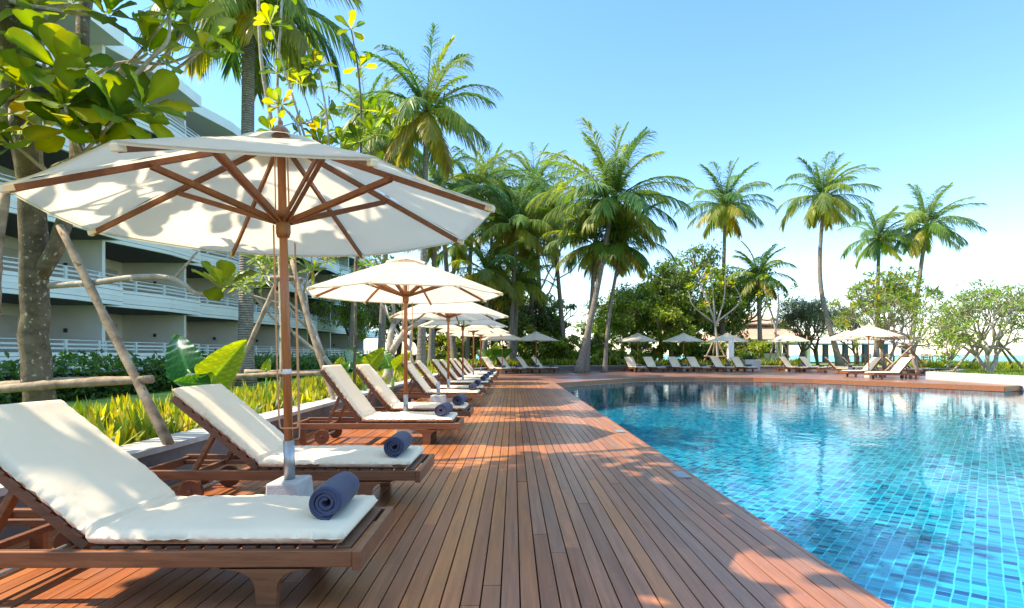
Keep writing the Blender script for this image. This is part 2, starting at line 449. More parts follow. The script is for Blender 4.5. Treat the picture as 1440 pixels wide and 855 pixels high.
M['roof'] = plain('roof_tile', (.50, .31, .22), .85, .15, 1.5, .03, nscale=14., dirt=(.42, .30, .23))
M['chairwood'] = plain('chair_wood', (.34, .16, .06), .5, .15, 6., .002)
M['plate'] = plain('skimmer_plate', (.25, .28, .30), .4, .1, 10., .001, metal=.3)
M['label'] = plain('white_label', (.75, .78, .8), .4, .03, 20., 0)


# ------------------------------------------------------------------ tagging
def tag(o, label=None, cat=None, group=None, kind=None):
    if label: o['label'] = label
    if cat: o['category'] = cat
    if group: o['group'] = group
    if kind: o['kind'] = kind
    return o


def empty(name, loc=(0, 0, 0), rz=0.0):
    o = bpy.data.objects.new(name, None); COL.objects.link(o)
    o.location = Vector([float(x) for x in loc]); o.rotation_euler = (0, 0, rz); o.empty_display_size = .2
    return o


KIDS = {}


def kids(o):
    return [c for c in COL.objects if c.parent is o]


def copy_tree(o, parent=None, skip=()):
    c = o.copy(); COL.objects.link(c)
    if parent is not None: c.parent = parent
    if o.name not in KIDS: KIDS[o.name] = kids(o)
    for ch in KIDS[o.name]:
        if not any(ch.name.startswith(k) for k in skip): copy_tree(ch, c)
    return c


def structure(mb, name, mat, smooth=False, label=None):
    o = mb.obj(name, mat, None, smooth); o['kind'] = 'structure'
    o['label'] = label or name.replace('_', ' '); o['category'] = name.replace('_', ' ')
    return o


# ================================================================== THE SETTING
WATER_Z, FLOOR_Z, GZ = -0.19, -1.15, 0.24
pool_edge = [(1.55, 22.0), (3.2, 24.1), (6.1, 27.4), (8.5, 27.75), (11.1, 27.3), (13.0, 25.6), (14.6, 23.1), (15.7, 20.9), (16.4, 19.7)]
back_edge = [(-2.8, 27.5), (-2.2, 31.5), (-.6, 36.0), (1.5, 38.6), (5.0, 39.8), (14.0, 39.6), (19.5, 38.6), (23.2, 35.6), (22.8, 30.2), (19.7, 26.8), (17.9, 25.7)]
NEAR_Y = -4.0


def poly_sheet(name, outer, z, mat, hole=None, label=None):
    bm = bmesh.new(); loops = [outer] + ([hole] if hole else [])
    edges = []
    for lp in loops:
        vs = [bm.verts.new((x, y, z)) for x, y in lp]
        edges += [bm.edges.new((vs[i], vs[(i + 1) % len(vs)])) for i in range(len(vs))]
    bmesh.ops.triangle_fill(bm, edges=edges, use_beauty=True)
    for f in bm.faces:
        if f.normal.z < 0: f.normal_flip()
    me = bpy.data.meshes.new(name); bm.to_mesh(me); bm.free(); me.materials.append(mat)
    o = bpy.data.objects.new(name, me); COL.objects.link(o)
    o['kind'] = 'structure'; o['label'] = label or name; o['category'] = name.replace('_', ' ')
    return o


site = [(-3.1, NEAR_Y), (-3.1, 27.6)] + [(x - .2, y + .25) for x, y in back_edge[1:3]] + [(x, y + .3) for x, y in back_edge[3:7]] \
    + [(23.5, 35.7), (23.1, 30.0), (19.9, 26.5), (18.2, 25.55), (17.8, 20.4), (17.6, NEAR_Y)]
coast = [(-400, -300), (-400, 95), (-60, 95), (-10, 72), (14, 68), (30, 58), (37, 44), (52, 39), (120, 30), (300, -40), (300, -300)]
poly_sheet('ground', coast, GZ, M['grass'], site, 'green lawn and planted ground around the pool')
s = MB(); s.add([(-9000, -3000, -1.6), (9000, -3000, -1.6), (9000, 12000, -1.6), (-9000, 12000, -1.6)], [(0, 1, 2, 3)])
structure(s, 'sea', M['sea'], label='turquoise sea beyond the garden')

# pool basin and water
pool_poly = [(1.55, NEAR_Y)] + pool_edge + [(17.5, 20.4), (17.3, NEAR_Y)]
b = MB()
n = len(pool_poly)
for i in range(n):
    (x0, y0), (x1, y1) = pool_poly[i], pool_poly[(i + 1) % n]
    b.add([(x0, y0, FLOOR_Z), (x1, y1, FLOOR_Z), (x1, y1, -.185), (x0, y0, -.185)], [(0, 1, 2, 3)])
b.add([(x, y, FLOOR_Z) for x, y in pool_poly], [tuple(range(n))])
structure(b, 'pool_basin', M['tile'], label='blue mosaic tiled pool basin')
w = MB(); w.add([(x, y, WATER_Z) for x, y in pool_poly], [tuple(range(n))[::-1]])
wo = structure(w, 'pool_water', M['water'], label='clear rippled turquoise pool water')

# left deck: real boards with gaps
d = MB()
BW, GAP = .0845, .007
nb = int(round((1.55 + 2.8) / BW))
DEC = np.array([(.36, .125, .045), (.29, .093, .036), (.40, .15, .055), (.25, .088, .044), (.31, .125, .07), (.22, .078, .042), (.42, .16, .05), (.24, .105, .07)])
for i in range(nb):
    x0 = 1.55 - (i + 1) * BW + GAP / 2; x1 = 1.55 - i * BW - GAP / 2
    y = NEAR_Y - random.uniform(0, 2.5)
    gray = max(0, (x0 - .1) / 1.5) * .55
    while y < 23.6:
        Lb = random.uniform(3.2, 5.2); ye = min(y + Lb, 23.7)
        if 23.7 - ye < .8: ye = 23.7
        c = (DEC[random.randrange(len(DEC))] * .55 + DEC.mean(0) * .45) * np.array([1.14, 1.06, .88]) * random.uniform(.85, 1.15)
        g = min(.85, max(0, gray * random.uniform(.5, 1.5) + random.uniform(-.15, .2)))
        c = c * (1 - g) + np.array((.20, .135, .105)) * g
        xe = x1
        d.box(x0, xe, max(y, NEAR_Y), ye - .003, -.03, random.uniform(-.0015, .0015), c)
        y = ye
structure(d, 'deck', M['deck'], label='reddish brown hardwood deck boards along the pool')
u = MB(); u.box(-2.79, 1.53, NEAR_Y, 23.68, -.20, -.034); structure(u, 'deck_base', M['dark'], label='near-black slab painting the shade under deck boards')  # solid slab; its near-black colour paints the shade between boards
# far deck
far_poly = [(-2.8, 23.71), (1.55, 23.71)]
fp = [(1.552, 23.71), (1.552, 22.0)] + pool_edge[1:] + [(17.5, 20.3)] + back_edge[::-1] + [(-2.8, 23.71)]
f = MB(); nfp = len(fp)
V = [(x, y, -.005) for x, y in fp]
f.add(V, [tuple(range(nfp))], (.36, .17, .115))
m, nt, out = new_mat('far_deck')
v = mapped(nt, (1.2, 60, 60)); L = nt.links.new
n1 = nd(nt, 'ShaderNodeTexNoise', i_Scale=1., i_Detail=7., i_Roughness=.65); L(v, n1.inputs['Vector'])
r1 = ramp(nt, [(.3, (.16, .065, .042)), (.7, (.29, .135, .09))]); L(n1.outputs['Fac'], r1.inputs['Fac'])
geo = nd(nt, 'ShaderNodeNewGeometry'); sp = nd(nt, 'ShaderNodeSeparateXYZ'); L(geo.outputs['Position'], sp.inputs[0])
dv = nd(nt, 'ShaderNodeMath', operation='DIVIDE', i_1=.0845); L(sp.outputs['Y'], dv.inputs[0])
fr = nd(nt, 'ShaderNodeMath', operation='FRACT'); L(dv.outputs[0], fr.inputs[0])
gt = nd(nt, 'ShaderNodeMath', operation='LESS_THAN', i_1=.09); L(fr.outputs[0], gt.inputs[0])
b = nd(nt, 'ShaderNodeBsdfPrincipled', i_Roughness=.34); b.inputs['Specular IOR Level'].default_value = .55
L(mixc(nt, gt.outputs[0], r1.outputs['Color'], (.03, .015, .01)), b.inputs['Base Color']); L(b.outputs[0], out.inputs[0])
M['far_deck'] = m
fo = f.obj('terrace_deck', M['far_deck'])
bm = bmesh.new(); bm.from_mesh(fo.data); bmesh.ops.triangulate(bm, faces=bm.faces)
for fc in bm.faces:
    if fc.normal.z < 0: fc.normal_flip()
bm.to_mesh(fo.data); bm.free()
tag(fo, 'hardwood terrace deck round the far end of the pool', 'terrace deck', kind='structure')
# fascia boards along the pool edge
fa = MB()
edge_pts = [(1.553, NEAR_Y)] + pool_edge + [(17.45, 20.35)]
for i in range(len(edge_pts) - 1):
    (x0, y0), (x1, y1) = edge_pts[i], edge_pts[i + 1]
    dx, dy = x1 - x0, y1 - y0; l = math.hypot(dx, dy); nx, ny = dy / l, -dx / l
    e = .02 if i else .0
    top = -.001 if i else -.004
    P0 = (x0 + nx * .002, y0 + ny * .002); P1 = (x1 + nx * .002, y1 + ny * .002)
    Q0 = (x0 + nx * .03, y0 + ny * .03); Q1 = (x1 + nx * .03, y1 + ny * .03)
    fa.prism([P0, P1, Q1, Q0], 'z', -.175, top)
structure(fa, 'deck_fascia', M['fascia'], label='hardwood fascia board along the pool edge')


def wall_along(name, pts, thick, z0, z1, mat, cap_mat, label, cat, side=1, cap=.03, cap_h=.045):
    root = empty(name, (pts[0][0], pts[0][1], 0)); ox, oy = pts[0]
    wb, cb = MB(), MB(); A = []
    for i, (x, y) in enumerate(pts):
        a = np.array(pts[max(i - 1, 0)]); c = np.array(pts[min(i + 1, len(pts) - 1)])
        t = (c - a) / np.linalg.norm(c - a); nn = np.array([-t[1], t[0]]) * side
        A.append((np.array([x - ox, y - oy]), nn))
    for i in range(len(pts) - 1):
        (p0, n0), (p1, n1) = A[i], A[i + 1]
        wb.prism([p0, p1, p1 + n1 * thick, p0 + n0 * thick], 'z', z0, z1 - cap_h)
        cb.prism([p0 - n0 * cap, p1 - n1 * cap, p1 + n1 * (thick + .01), p0 + n0 * (thick + .01)], 'z', z1 - cap_h, z1)
    wb.obj('wall_face', mat, root); cb.obj('coping', cap_mat, root)
    return tag(root, label, cat)


pts = [(-2.8, NEAR_Y)] + [(-2.8, float(y)) for y in range(0, 27, 3)] + back_edge[:10]
wall_along('planter_wall', pts, .30, -.1, .33, M['darkstone'], M['capstone'], 'low dark stone planter wall with pale coping behind the loungers', 'planter wall', 1)
wall_along('white_wall', [(19.62, 26.75), (17.95, 25.7), (17.52, 20.4), (17.35, 14.0), (17.2, NEAR_Y)], .3, -.5, .32, M['whitestone'], M['whitestone'], 'low white stone wall beside the water at the far right', 'wall', 1, cap=.0, cap_h=.012)

# ================================================================== LOUNGERS, PARASOLS, TOWELS
def lounger_mesh(ang, hinge=-.14, blen=.80, seed=1, fine=True):
    """local x from head (-.99) to foot (+.99); returns list of (name, mesh, material, label)"""
    rg = np.random.default_rng(seed); parts = []
    W = .35; RT = .25
    fr = MB()
    for sy in (-1, 1):
        fr.box(-.99, .97, sy * W - .018 * (sy + 1), sy * W - .018 * (sy - 1), RT - .068, RT)
    fr.box(.97, 1.005, -W - .005, W + .005, RT - .08, RT + .002)
    fr.box(-.985, -.95, -W + .037, W - .037, RT - .07, RT - .01)
    fr.box(-.25, -.215, -W + .037, W - .037, RT - .072, RT - .012)
    fr.box(.52, .555, -W + .037, W - .037, RT - .072, RT - .012)
    parts.append(('frame', fr.mesh('frame', bevel=.005), M['teak']))
    sl = MB()
    x = hinge + .02
    while x < .95:
        sl.box(x, x + .06, -W + .038, W - .038, RT - .011, RT + .008); x += .078
    parts.append(('seat_slats', sl.mesh('seat_slats', bevel=.003), M['teak_dark']))
    ca, sa = math.cos(ang), math.sin(ang)

    def bk(u, v):                                       # along the back (u), above it (v)
        return (hinge - u * ca + v * sa, RT + .01 + u * sa + v * ca)
    bp = MB()
    for sy in (-1, 1):
        y = sy * (W - .065)
        pl = [bk(0, -.03), bk(blen, -.03), bk(blen, .012), bk(0, .012)]
        bp.prism(pl[::-1], 'y', y - .016, y + .016)
    u = .03
    while u < blen - .04:
        pl = [bk(u, .014), bk(u + .055, .014), bk(u + .055, .03), bk(u, .03)]
        bp.prism(pl[::-1], 'y', -W + .03, W - .03); u += .082
    parts.append(('backrest', bp.mesh('backrest', bevel=.003), M['teak_dark']))
    pr = MB()
    for sy in (-1, 1):
        y = sy * (W - .11)
        a = bk(blen * .52, -.03); pr.bar((a[0], y, a[1]), (a[0] - .16, y, RT - .05), .03, .05, up=(0, 1, 0))
        pr.bar((-.95, y, RT - .045), (hinge - .02, y, RT - .045), .03, .03)
    pr.box(bk(.42, 0)[0] - .2, bk(.42, 0)[0] - .165, -W + .08, W - .08, RT - .06, RT - .03)
    parts.append(('prop_bar', pr.mesh('prop_bar', bevel=.003), M['teak']))
    # legs: front ones on an arched bracket, rear ones straight
    for sy in (-1, 1):
        y0 = sy * (W - .008) - .022 * (sy + 1); lg = MB()
        poly = [(.42, RT - .077)]
        for k in range(7):
            t = k / 6 * math.pi / 2; poly.append((0.46 + .11 * math.sin(t), RT - .082 - .075 * (1 - math.cos(t))))
        poly += [(.572, .06), (.575, 0.0), (.655, 0.0), (.66, .06)]
        for k in range(7):
            t = (1 - k / 6) * math.pi / 2; poly.append((0.77 - .11 * math.sin(t), RT - .082 - .075 * (1 - math.cos(t))))
        poly += [(.81, RT - .077)]
        lg.prism(poly[::-1], 'y', y0, y0 + .044)
        parts.append(('leg', lg.mesh('leg', bevel=.003), M['teak']))
        lr = MB(); lr.box(-.86, -.79, y0, y0 + .044, 0, RT - .077)
        parts.append(('leg', lr.mesh('leg', bevel=.004), M['teak']))
        wl = MB(); yy = sy * (W - .075); ring = [(-.62 + .085 * math.cos(k / 20 * 2 * math.pi), .086 + .085 * math.sin(k / 20 * 2 * math.pi)) for k in range(20)]
        wl.prism(ring, 'y', yy - .018, yy + .018)
        wl.tube([(-.62, yy - .03, .086), (-.62, yy + .03, .086)], .018, 8)
        parts.append(('wheel', wl.mesh('wheel', bevel=.004), M['teak_dark']))
    ax = MB(); ax.tube([(-.62, -W + .09, .086), (-.62, W - .09, .086)], .012, 8); parts.append(('axle', ax.mesh('axle'), M['steel']))
    # cushion: swept rounded slab with wrinkles at the fold
    th = .056; hw = W - .02; nx, ny = (110, 26) if fine else (44, 12)
    l_seat = .93 - hinge; l_back = blen + .03; rf = .17; tot = l_seat + l_back - (2 * rf * math.tan(ang / 2) - rf * ang)
    top = np.zeros((nx, ny, 3)); bot = np.zeros((nx, ny, 3))
    ph = rg.uniform(0, 6, 8)
    for i in range(nx):
        s_ = i / (nx - 1) * tot                          # 0 at the back's top end
        u_ = l_back - s_
        # straight back, circular fold of radius rf, straight seat
        tl = rf * math.tan(ang / 2)                      # tangent length eaten by the fold
        arc = rf * ang
        sb = l_back - tl                                 # straight part of the back
        H0 = RT + .012
        cx_, cz_ = hinge + tl, H0 + rf                   # centre of the fold circle
        if s_ < sb:
            q_ = l_back - s_; c = np.array([hinge - q_ * math.cos(ang), H0 + q_ * math.sin(ang)]); a_ = ang
        elif s_ < sb + arc:
            a_ = ang - (s_ - sb) / rf; c = np.array([cx_ - rf * math.sin(a_), cz_ - rf * math.cos(a_)])
        else:
            a_ = 0; c = np.array([cx_ + (s_ - sb - arc), H0])
        nm = np.array([math.sin(a_), math.cos(a_)]); c = c + nm * (.022 if s_ < sb + arc * .5 else .004)
        u_ = sb + arc * .6 - s_; lift = 0
        end = min(s_, tot - s_); er = math.sqrt(max(0., 1 - max(0., 1 - end / .03) ** 2))
        for j in range(ny):
            q = j / (ny - 1) * 2 - 1; y = q * hw
            ed = (1 - abs(q)) * hw; ey = math.sqrt(max(0., 1 - max(0., 1 - ed / .03) ** 2))
            pil = .5 + .5 * min(er, ey)
            puff = .004 * (1 - q * q)
            wr = 0
            wr += .0075 * math.exp(-(u_ / .085) ** 2) * math.sin((u_ + .06 * q * math.sin(ph[0]) + .02 * math.sin(q * 4 + ph[6])) * 62 + ph[1]) * (.6 + .4 * math.sin(q * 2.3 + ph[7]))
            wr += .004 * math.exp(-((u_ + .16) / .12) ** 2) * math.sin(u_ * 42 + q * 1.7 + ph[2])
            wr += .0035 * math.sin(u_ * 9 + ph[3] + q * 2.2) + .0025 * math.sin(u_ * 17 + ph[4] - q * 3)
            if abs(q) > .8: wr += .003 * math.sin(s_ * 95 + ph[5] + 2 * math.sin(s_ * 13)) * (abs(q) - .8) / .2
            h = th * pil + puff + wr * min(1, er + .2) + lift
            bo = th * (.5 - .5 * min(er, ey)) + lift * .9
            pt = c + nm * h; pb = c + nm * bo
            yo = y + (.004 * math.sin(s_ * 95 + ph[5]) if abs(q) > .93 else 0)
            top[i, j] = (pt[0], yo, pt[1]); bot[i, j] = (pb[0], yo, pb[1])
    cu = MB(); cu.grid(top[:, ::-1]); cu.grid(bot)
    for g in (0, ny - 1):
        side = np.stack([top[:, g], bot[:, g]], 1)
        cu.grid(side if g == 0 else side[:, ::-1])
    for g in (0, nx - 1):
        side = np.stack([top[g], bot[g]], 1); cu.grid(side)
    me = cu.mesh('cushion', True)
    bm = bmesh.new(); bm.from_mesh(me); bmesh.ops.remove_doubles(bm, verts=bm.verts, dist=.0004); bmesh.ops.recalc_face_normals(bm, faces=bm.faces); bm.to_mesh(me); bm.free()
    for p_ in me.polygons: p_.use_smooth = True
    parts.append(('cushion', me, M['cushion']))
    return parts


def make_lounger(parts):
    root = empty('sun_lounger')
    for nme, me, mat in parts:
        if not me.materials: me.materials.append(mat)
        o = bpy.data.objects.new(nme, me); COL.objects.link(o); o.parent = root
    # piping seam round the cushion's top edge is in the cushion mesh
    return root


LOW = make_lounger(lounger_mesh(R(39.5), blen=.775, seed=3))
HIGH = make_lounger(lounger_mesh(R(53), hinge=-.16, blen=.76, seed=8))
MIDL = make_lounger(lounger_mesh(R(50.5), hinge=-.15, blen=.765, seed=29))
FAR = make_lounger(lounger_mesh(R(50), seed=12, fine=False))
used = {MIDL.name: False, LOW.name: False, HIGH.name: False, FAR.name: False}


def towel_mesh():
    """a rolled towel along y, with a visible spiral at the ends"""
    mb = MB(); turns, n = 3.6, 150; L = .36; ny = 14
    rg = np.random.default_rng(4)
    g = np.zeros((n, ny, 3))
    for i in range(n):
        t = i / (n - 1); a = t * turns * 2 * math.pi + 1.2; r = .010 + .060 * t
        for j in range(ny):
            q = j / (ny - 1) * 2 - 1
            rr = r * (1 + .03 * math.sin(a * 1.5 + q * 3)) - (.006 * abs(q) ** 6 if t > .7 else 0)
            sq = 1.06 if abs(math.cos(a)) > .7 else 1.0
            g[i, j] = (rr * math.cos(a) * sq, q * L / 2 + .006 * math.sin(t * 23) * abs(q), .072 + rr * math.sin(a) * .97)
    mb.grid(g)
    core = MB(); me = mb.mesh('rolled_towel', True)
    bm = bmesh.new(); bm.from_mesh(me)
    bmesh.ops.solidify(bm, geom=bm.faces[:], thickness=.0125)
    bm.to_mesh(me); bm.free()
    for p_ in me.polygons: p_.use_smooth = True
    me.materials.append(M['towel'])
    return me


TOWEL = towel_mesh()


def place_lounger(proto, x, y, rz, label, group, towel=None, off=.42, trot=0.0, dy=0.0):
    if not used[proto.name]:
        o = proto; used[proto.name] = True
    else:
        o = copy_tree(proto)
    o.location = (x, y, 0); o.rotation_euler = (0, 0, rz)
    tag(o, label, 'sun lounger', group)
    if towel:
        t = bpy.data.objects.new('rolled_towel', TOWEL); COL.objects.link(t)
        c, s_ = math.cos(rz), math.sin(rz)
        t.location = (x + off * c - dy * s_, y + off * s_ + dy * c, .325); t.rotation_euler = (0, 0, rz + trot)
        tag(t, towel, 'towel', 'navy towels rolled up on the loungers')
    return o


# --- left row, foot ends towards the pool
ROW = [2.75, 4.42, 7.22, 8.70, 12.2, 13.9, 16.6, 18.5, 20.7, 22.4, 24.7, 26.4]
WORD = ['nearest', 'second', 'third', 'fourth', 'fifth', 'sixth', 'seventh', 'eighth', 'ninth', 'tenth', 'eleventh', 'twelfth']
LLAB = ['large cream cushioned lounger nearest the camera with a big rolled towel at its foot',
        'cream lounger just beyond the nearest parasol base, its foot under the large parasol',
        'steep backed cream lounger with sunlit side rail just before the second parasol',
        'steep backed cream lounger just beyond the second parasol pole, fourth of the row']
for i, y in enumerate(ROW):
    pr = LOW if i < 2 else (HIGH if i % 2 == 0 else MIDL)
    lab = LLAB[i] if i < 4 else f'cream lounger, {WORD[i]} from the camera in the row along the planter wall'
    tl = ['navy rolled towel on the nearest lounger, largest in the picture', 'navy rolled towel on the second lounger, under the large parasol', 'navy rolled towel at the foot of the third lounger of the row',
          'navy rolled towel at the foot of the fourth lounger of the row'][i] if i < 4 else f'navy rolled towel on the {WORD[i]} lounger from the camera beside the deck walk'
    place_lounger(pr, -1.63 + random.uniform(-.02, .02), y, R(random.uniform(-.8, .8)), lab, 'loungers in the row beside the planter wall', tl,
                  off=[.80, .80, .80, .83][i] if i < 4 else .8, trot=R(random.uniform(-8, 8) - 4), dy=[.02, -.06, -.12, -.05][i] if i < 4 else -.05)
# --- round the far end of the pool
GF = 'loungers round the far end of the pool'
FARL = [  # x, y, rz, label, towel label
    (-1.1, 33.4, R(-32), 'cream lounger at the deck corner, left one under the parasol after the long row', 'dark towel on the left lounger at the deck corner'),
    (-.25, 34.1, R(-32), 'cream lounger at the deck corner, right one beside the corner parasol pole', 'dark towel on the right lounger at the deck corner'),
    (.85, 34.7, R(-30), 'cream lounger left of the parasol that stands nearest the leaning palm trunks', 'dark towel on the lounger left of the parasol near the leaning palms'),
    (1.75, 35.3, R(-30), 'cream lounger with its foot towards the thick leaning palm trunks', 'dark towel on the lounger nearest the leaning palm trunks'),
    (7.55, 37.0, R(-69), 'cream lounger under the left parasol of the four across the pool, nearer the leaning palms', 'dark towel on the first lounger across the pool right of the palms'),
    (8.75, 37.0, R(-69), 'cream lounger right of the pole of the left parasol across the pool', 'dark towel on the second lounger across the pool right of the palms'),
    (10.3, 37.0, R(-69), 'cream lounger left of the pole under the second bluish parasol across the pool', 'dark towel on the lounger left under the second bluish parasol'),
    (11.5, 37.0, R(-69), 'cream lounger right of the pole under the second bluish parasol across the pool', 'dark towel on the lounger right under the second bluish parasol'),
    (13.0, 37.0, R(-69), 'cream lounger left under the third bluish parasol, beside the staked young tree', 'dark towel on the lounger left under the third bluish parasol'),
    (14.3, 37.0, R(-69), 'cream lounger right under the third bluish parasol, beside the white pillar', 'dark towel on the lounger right under the third bluish parasol'),
    (17.1, 36.3, R(-58), 'cream lounger left of the pole under the small white parasol before the pavilion', 'dark towel on the lounger left under the small white parasol'),
    (18.3, 36.2, R(-58), 'cream lounger right of the pole under the small white parasol before the pavilion', 'dark towel on the lounger right under the small white parasol'),
    (18.3, 33.3, R(-25), 'cream lounger left of the pole under the left parasol of the bright trio', 'dark towel on the lounger left under the bright trio of parasols'),
    (19.5, 33.7, R(-30), 'cream lounger right of the pole under the left parasol of the bright trio', 'dark towel on the lounger right under the left parasol of the bright trio'),
    (20.5, 31.3, R(-35), 'cream lounger under the right parasol of the bright trio, left of its pole', None),
    (21.6, 31.8, R(-35), 'cream lounger under the right parasol of the bright trio, right of its pole', None),
    (16.75, 28.2, R(183), 'cream lounger turned to the left behind the front parasol pole on the terrace', 'dark towel on the rear lounger facing left on the terrace'),
    (16.35, 25.5, R(180), 'cream lounger facing left at the terrace edge beside the white stone wall', None),
]
for x, y, rz, la, tl in FARL:
    place_lounger(FAR, x, y, rz, la, GF, tl, off=.62)


# --- parasol
def make_parasol(rot=R(-7), radius=1.33, zr=1.88, za=2.38):
    root = empty('parasol')
    N = 8; cp = MB()
    ns, nr = 12, 16
    # canopy: straight ribs, panels slightly sagging, edge hanging straight between rib tips
    for k in range(N):
        a0 = rot + k * 2 * math.pi / N; a1 = rot + (k + 1) * 2 * math.pi / N
        g = np.zeros((nr, ns, 3))
        for i in range(nr):
            t = .085 + (1 - .085) * i / (nr - 1)
            for j in range(ns):
                q = j / (ns - 1)
                p = np.array([math.cos(a0), math.sin(a0)]) * (1 - q) + np.array([math.cos(a1), math.sin(a1)]) * q
                z = za - (za - zr) * (t ** 1.06)
                z -= .028 * t * (1 - t * .5) * (4 * q * (1 - q))
                z += .003 * math.sin(t * 17 + q * 5 + k * 2.3)
                g[i, j] = (p[0] * radius * t, p[1] * radius * t, z + .022)
        cp.grid(g)
        hem = np.stack([g[-1], g[-1] - [0, 0, .014]], 1); cp.grid(hem)
    can = cp.obj('canopy', M['canopy'], root, True)
    md = can.modifiers.new('weld', 'WELD'); md.merge_threshold = .0008
    # vent cap
    vc = MB()
    for k in range(N):
        a0 = rot + k * 2 * math.pi / N; a1 = rot + (k + 1) * 2 * math.pi / N
        g = np.zeros((5, 7, 3))
        for i in range(5):
            t = .012 + .20 * i / 4
            for j in range(7):
                q = j / 6; p = np.array([math.cos(a0), math.sin(a0)]) * (1 - q) + np.array([math.cos(a1), math.sin(a1)]) * q
                g[i, j] = (p[0] * radius * t, p[1] * radius * t, za + .058 - .50 * t + .010 * (4 * q * (1 - q)) * (t / .2) ** 2)
        vc.grid(g)
    vc.obj('vent_cap', M['canopy'], can, True)
    for k in range(N):
        a = rot + k * 2 * math.pi / N; c, s_ = math.cos(a), math.sin(a)
        rb = MB(); rb.bar((c * .05, s_ * .05, za - .015), (c * (radius - .03), s_ * (radius - .03), zr + .0), .020, .034)
        ro = rb.obj('rib', M['rib_wood'], root, bevel=.003)
        pk = MB(); pk.bar((c * (radius - .055), s_ * (radius - .055), zr + .012), (c * (radius + .002), s_ * (radius + .002), zr - .006), .034, .034); pk.obj('corner_pocket', M['cushion'], ro, bevel=.006)
        st = MB(); rm = .70; zm = za - .015 - (za - .015 - zr) * (rm - .05) / (radius - .08)
        sd = .016; st.bar((c * .05 - s_ * sd, s_ * .05 + c * sd, za - .50), (c * rm - s_ * sd, s_ * rm + c * sd, zm - .012), .014, .030)
        st.bar((c * .05 + s_ * sd, s_ * .05 - c * sd, za - .50), (c * rm + s_ * sd, s_ * rm - c * sd, zm - .012), .014, .030)
        st.tube([(c * rm - s_ * .032, s_ * rm + c * .032, zm - .01), (c * rm + s_ * .032, s_ * rm - c * .032, zm - .01)], .008, 8)
        st.obj('strut', M['rib_wood'], root, bevel=.002)
    po = MB(); po.tube([(0, 0, .46), (0, 0, 1.4), (0, 0, za + .05)], [.0265, .0255, .0245], 16); po.obj('pole', M['pole_wood'], root, True)
    hb = MB(); hb.tube([(0, 0, za - .60), (0, 0, za - .57), (0, 0, za - .50), (0, 0, za - .455), (0, 0, za - .44)], [.036, .044, .044, .056, .054], 16)
    hb.obj('runner', M['pole_wood'], root, True)
    h2 = MB(); h2.tube([(0, 0, za - .07), (0, 0, za + .03)], [.055, .055], 16); h2.obj('top_hub', M['pole_wood'], root, True)
    fi = MB(); zz = za + .05
    fi.tube([(0, 0, zz - .01), (0, 0, zz), (0, 0, zz + .02), (0, 0, zz + .04), (0, 0, zz + .052), (0, 0, zz + .06), (0, 0, zz + .075), (0, 0, zz + .085)], [.05, .052, .048, .03, .012, .016, .014, .004], 14)
    fi.obj('finial', M['pole_wood'], root, True)
    sl = MB(); sl.tube([(0, 0, .27), (0, 0, .52)], [.033, .033], 16); sl.obj('sleeve', M['steel'], root, True)
    ba = MB(); w0, w1 = .15, .135
    V = [(-.11, -w0, 0), (.11, -w0, 0), (.11, w0, 0), (-.11, w0, 0), (-.095, -w1, .28), (.095, -w1, .28), (.095, w1, .28), (-.095, w1, .28)]
    ba.add(V, [(0, 3, 2, 1), (4, 5, 6, 7), (0, 1, 5, 4), (1, 2, 6, 5), (2, 3, 7, 6), (3, 0, 4, 7)])
    bo = ba.obj('base_block', M['concrete'], root, bevel=.012)
    rp = MB()
    for ax, ay in ((.034, .01), (.04, -.012), (-.03, .02), (-.036, -.012)):
        rp.tube([(ax, ay, za - .05), (ax * 1.1, ay * 1.1, za - .45)], .004, 5)
    rp.obj('pulley_rope', M['rope'], root)
    return root


def hang_rope(root, loops):
    rp = MB()
    for (x0, y0, z0, x1, y1, z1, zb) in loops:
        pts = []
        for k in range(31):
            t = k / 30; x = x0 + (x1 - x0) * t; y = y0 + (y1 - y0) * t
            sh = abs(2 * t - 1) ** 6 if 1 else 0
            z = zb + ((z0 if t < .5 else z1) - zb) * (abs(2 * t - 1) ** 7)
            # squeeze the sides so the loop hangs as two nearly vertical strands
            x = x0 + (x1 - x0) * (.5 + .5 * np.sign(2 * t - 1) * (1 - (1 - abs(2 * t - 1)) ** 2.6))
            pts.append((x, y, z))
        rp.tube(pts, .0055, 6)
    return rp.obj('hanging_rope', M['rope'], root, True)


PAR = make_parasol()
PLIST = [(-1.38, 3.66, 'large cream parasol nearest the camera, spread over the two nearest loungers', 0),
         (-1.46, 8.0, 'cream parasol, second from the camera, with eight wooden ribs showing beneath', 0),
         (-1.44, 13.05, 'cream parasol third from the camera in the left row', 3),
         (-1.50, 17.5, 'cream parasol fourth from the camera in the left row', 11),
         (-1.46, 21.55, 'cream parasol fifth from the camera in the left row', 20),
         (-1.42, 25.5, 'cream parasol sixth from the camera, last of the straight left row', 7),
         (-.63, 33.8, 'white parasol at the deck corner, behind the left row', 13),
         (1.35, 35.0, 'white parasol left of the thick leaning palm trunks', 3),
         (7.85, 37.3, 'shaded parasol across the pool, first to the right of the leaning palms', 9),
         (10.75, 37.3, 'bluish shaded parasol across the pool, middle one before the dense dark trees', 1),
         (13.5, 37.3, 'bluish shaded parasol across the pool above the staked young tree, left of the pavilion', 16),
         (17.1, 36.8, 'small white sunlit parasol in front of the pavilion roof', 5),
         (16.25, 27.0, 'big white parasol at the right nearest the pool edge, front of the bright trio', 12),
         (18.7, 33.0, 'white parasol behind the big right one, showing at its left', 2),
         (20.6, 32.0, 'white parasol behind the big right one, showing at its right', 18)]
first = True
pars = []
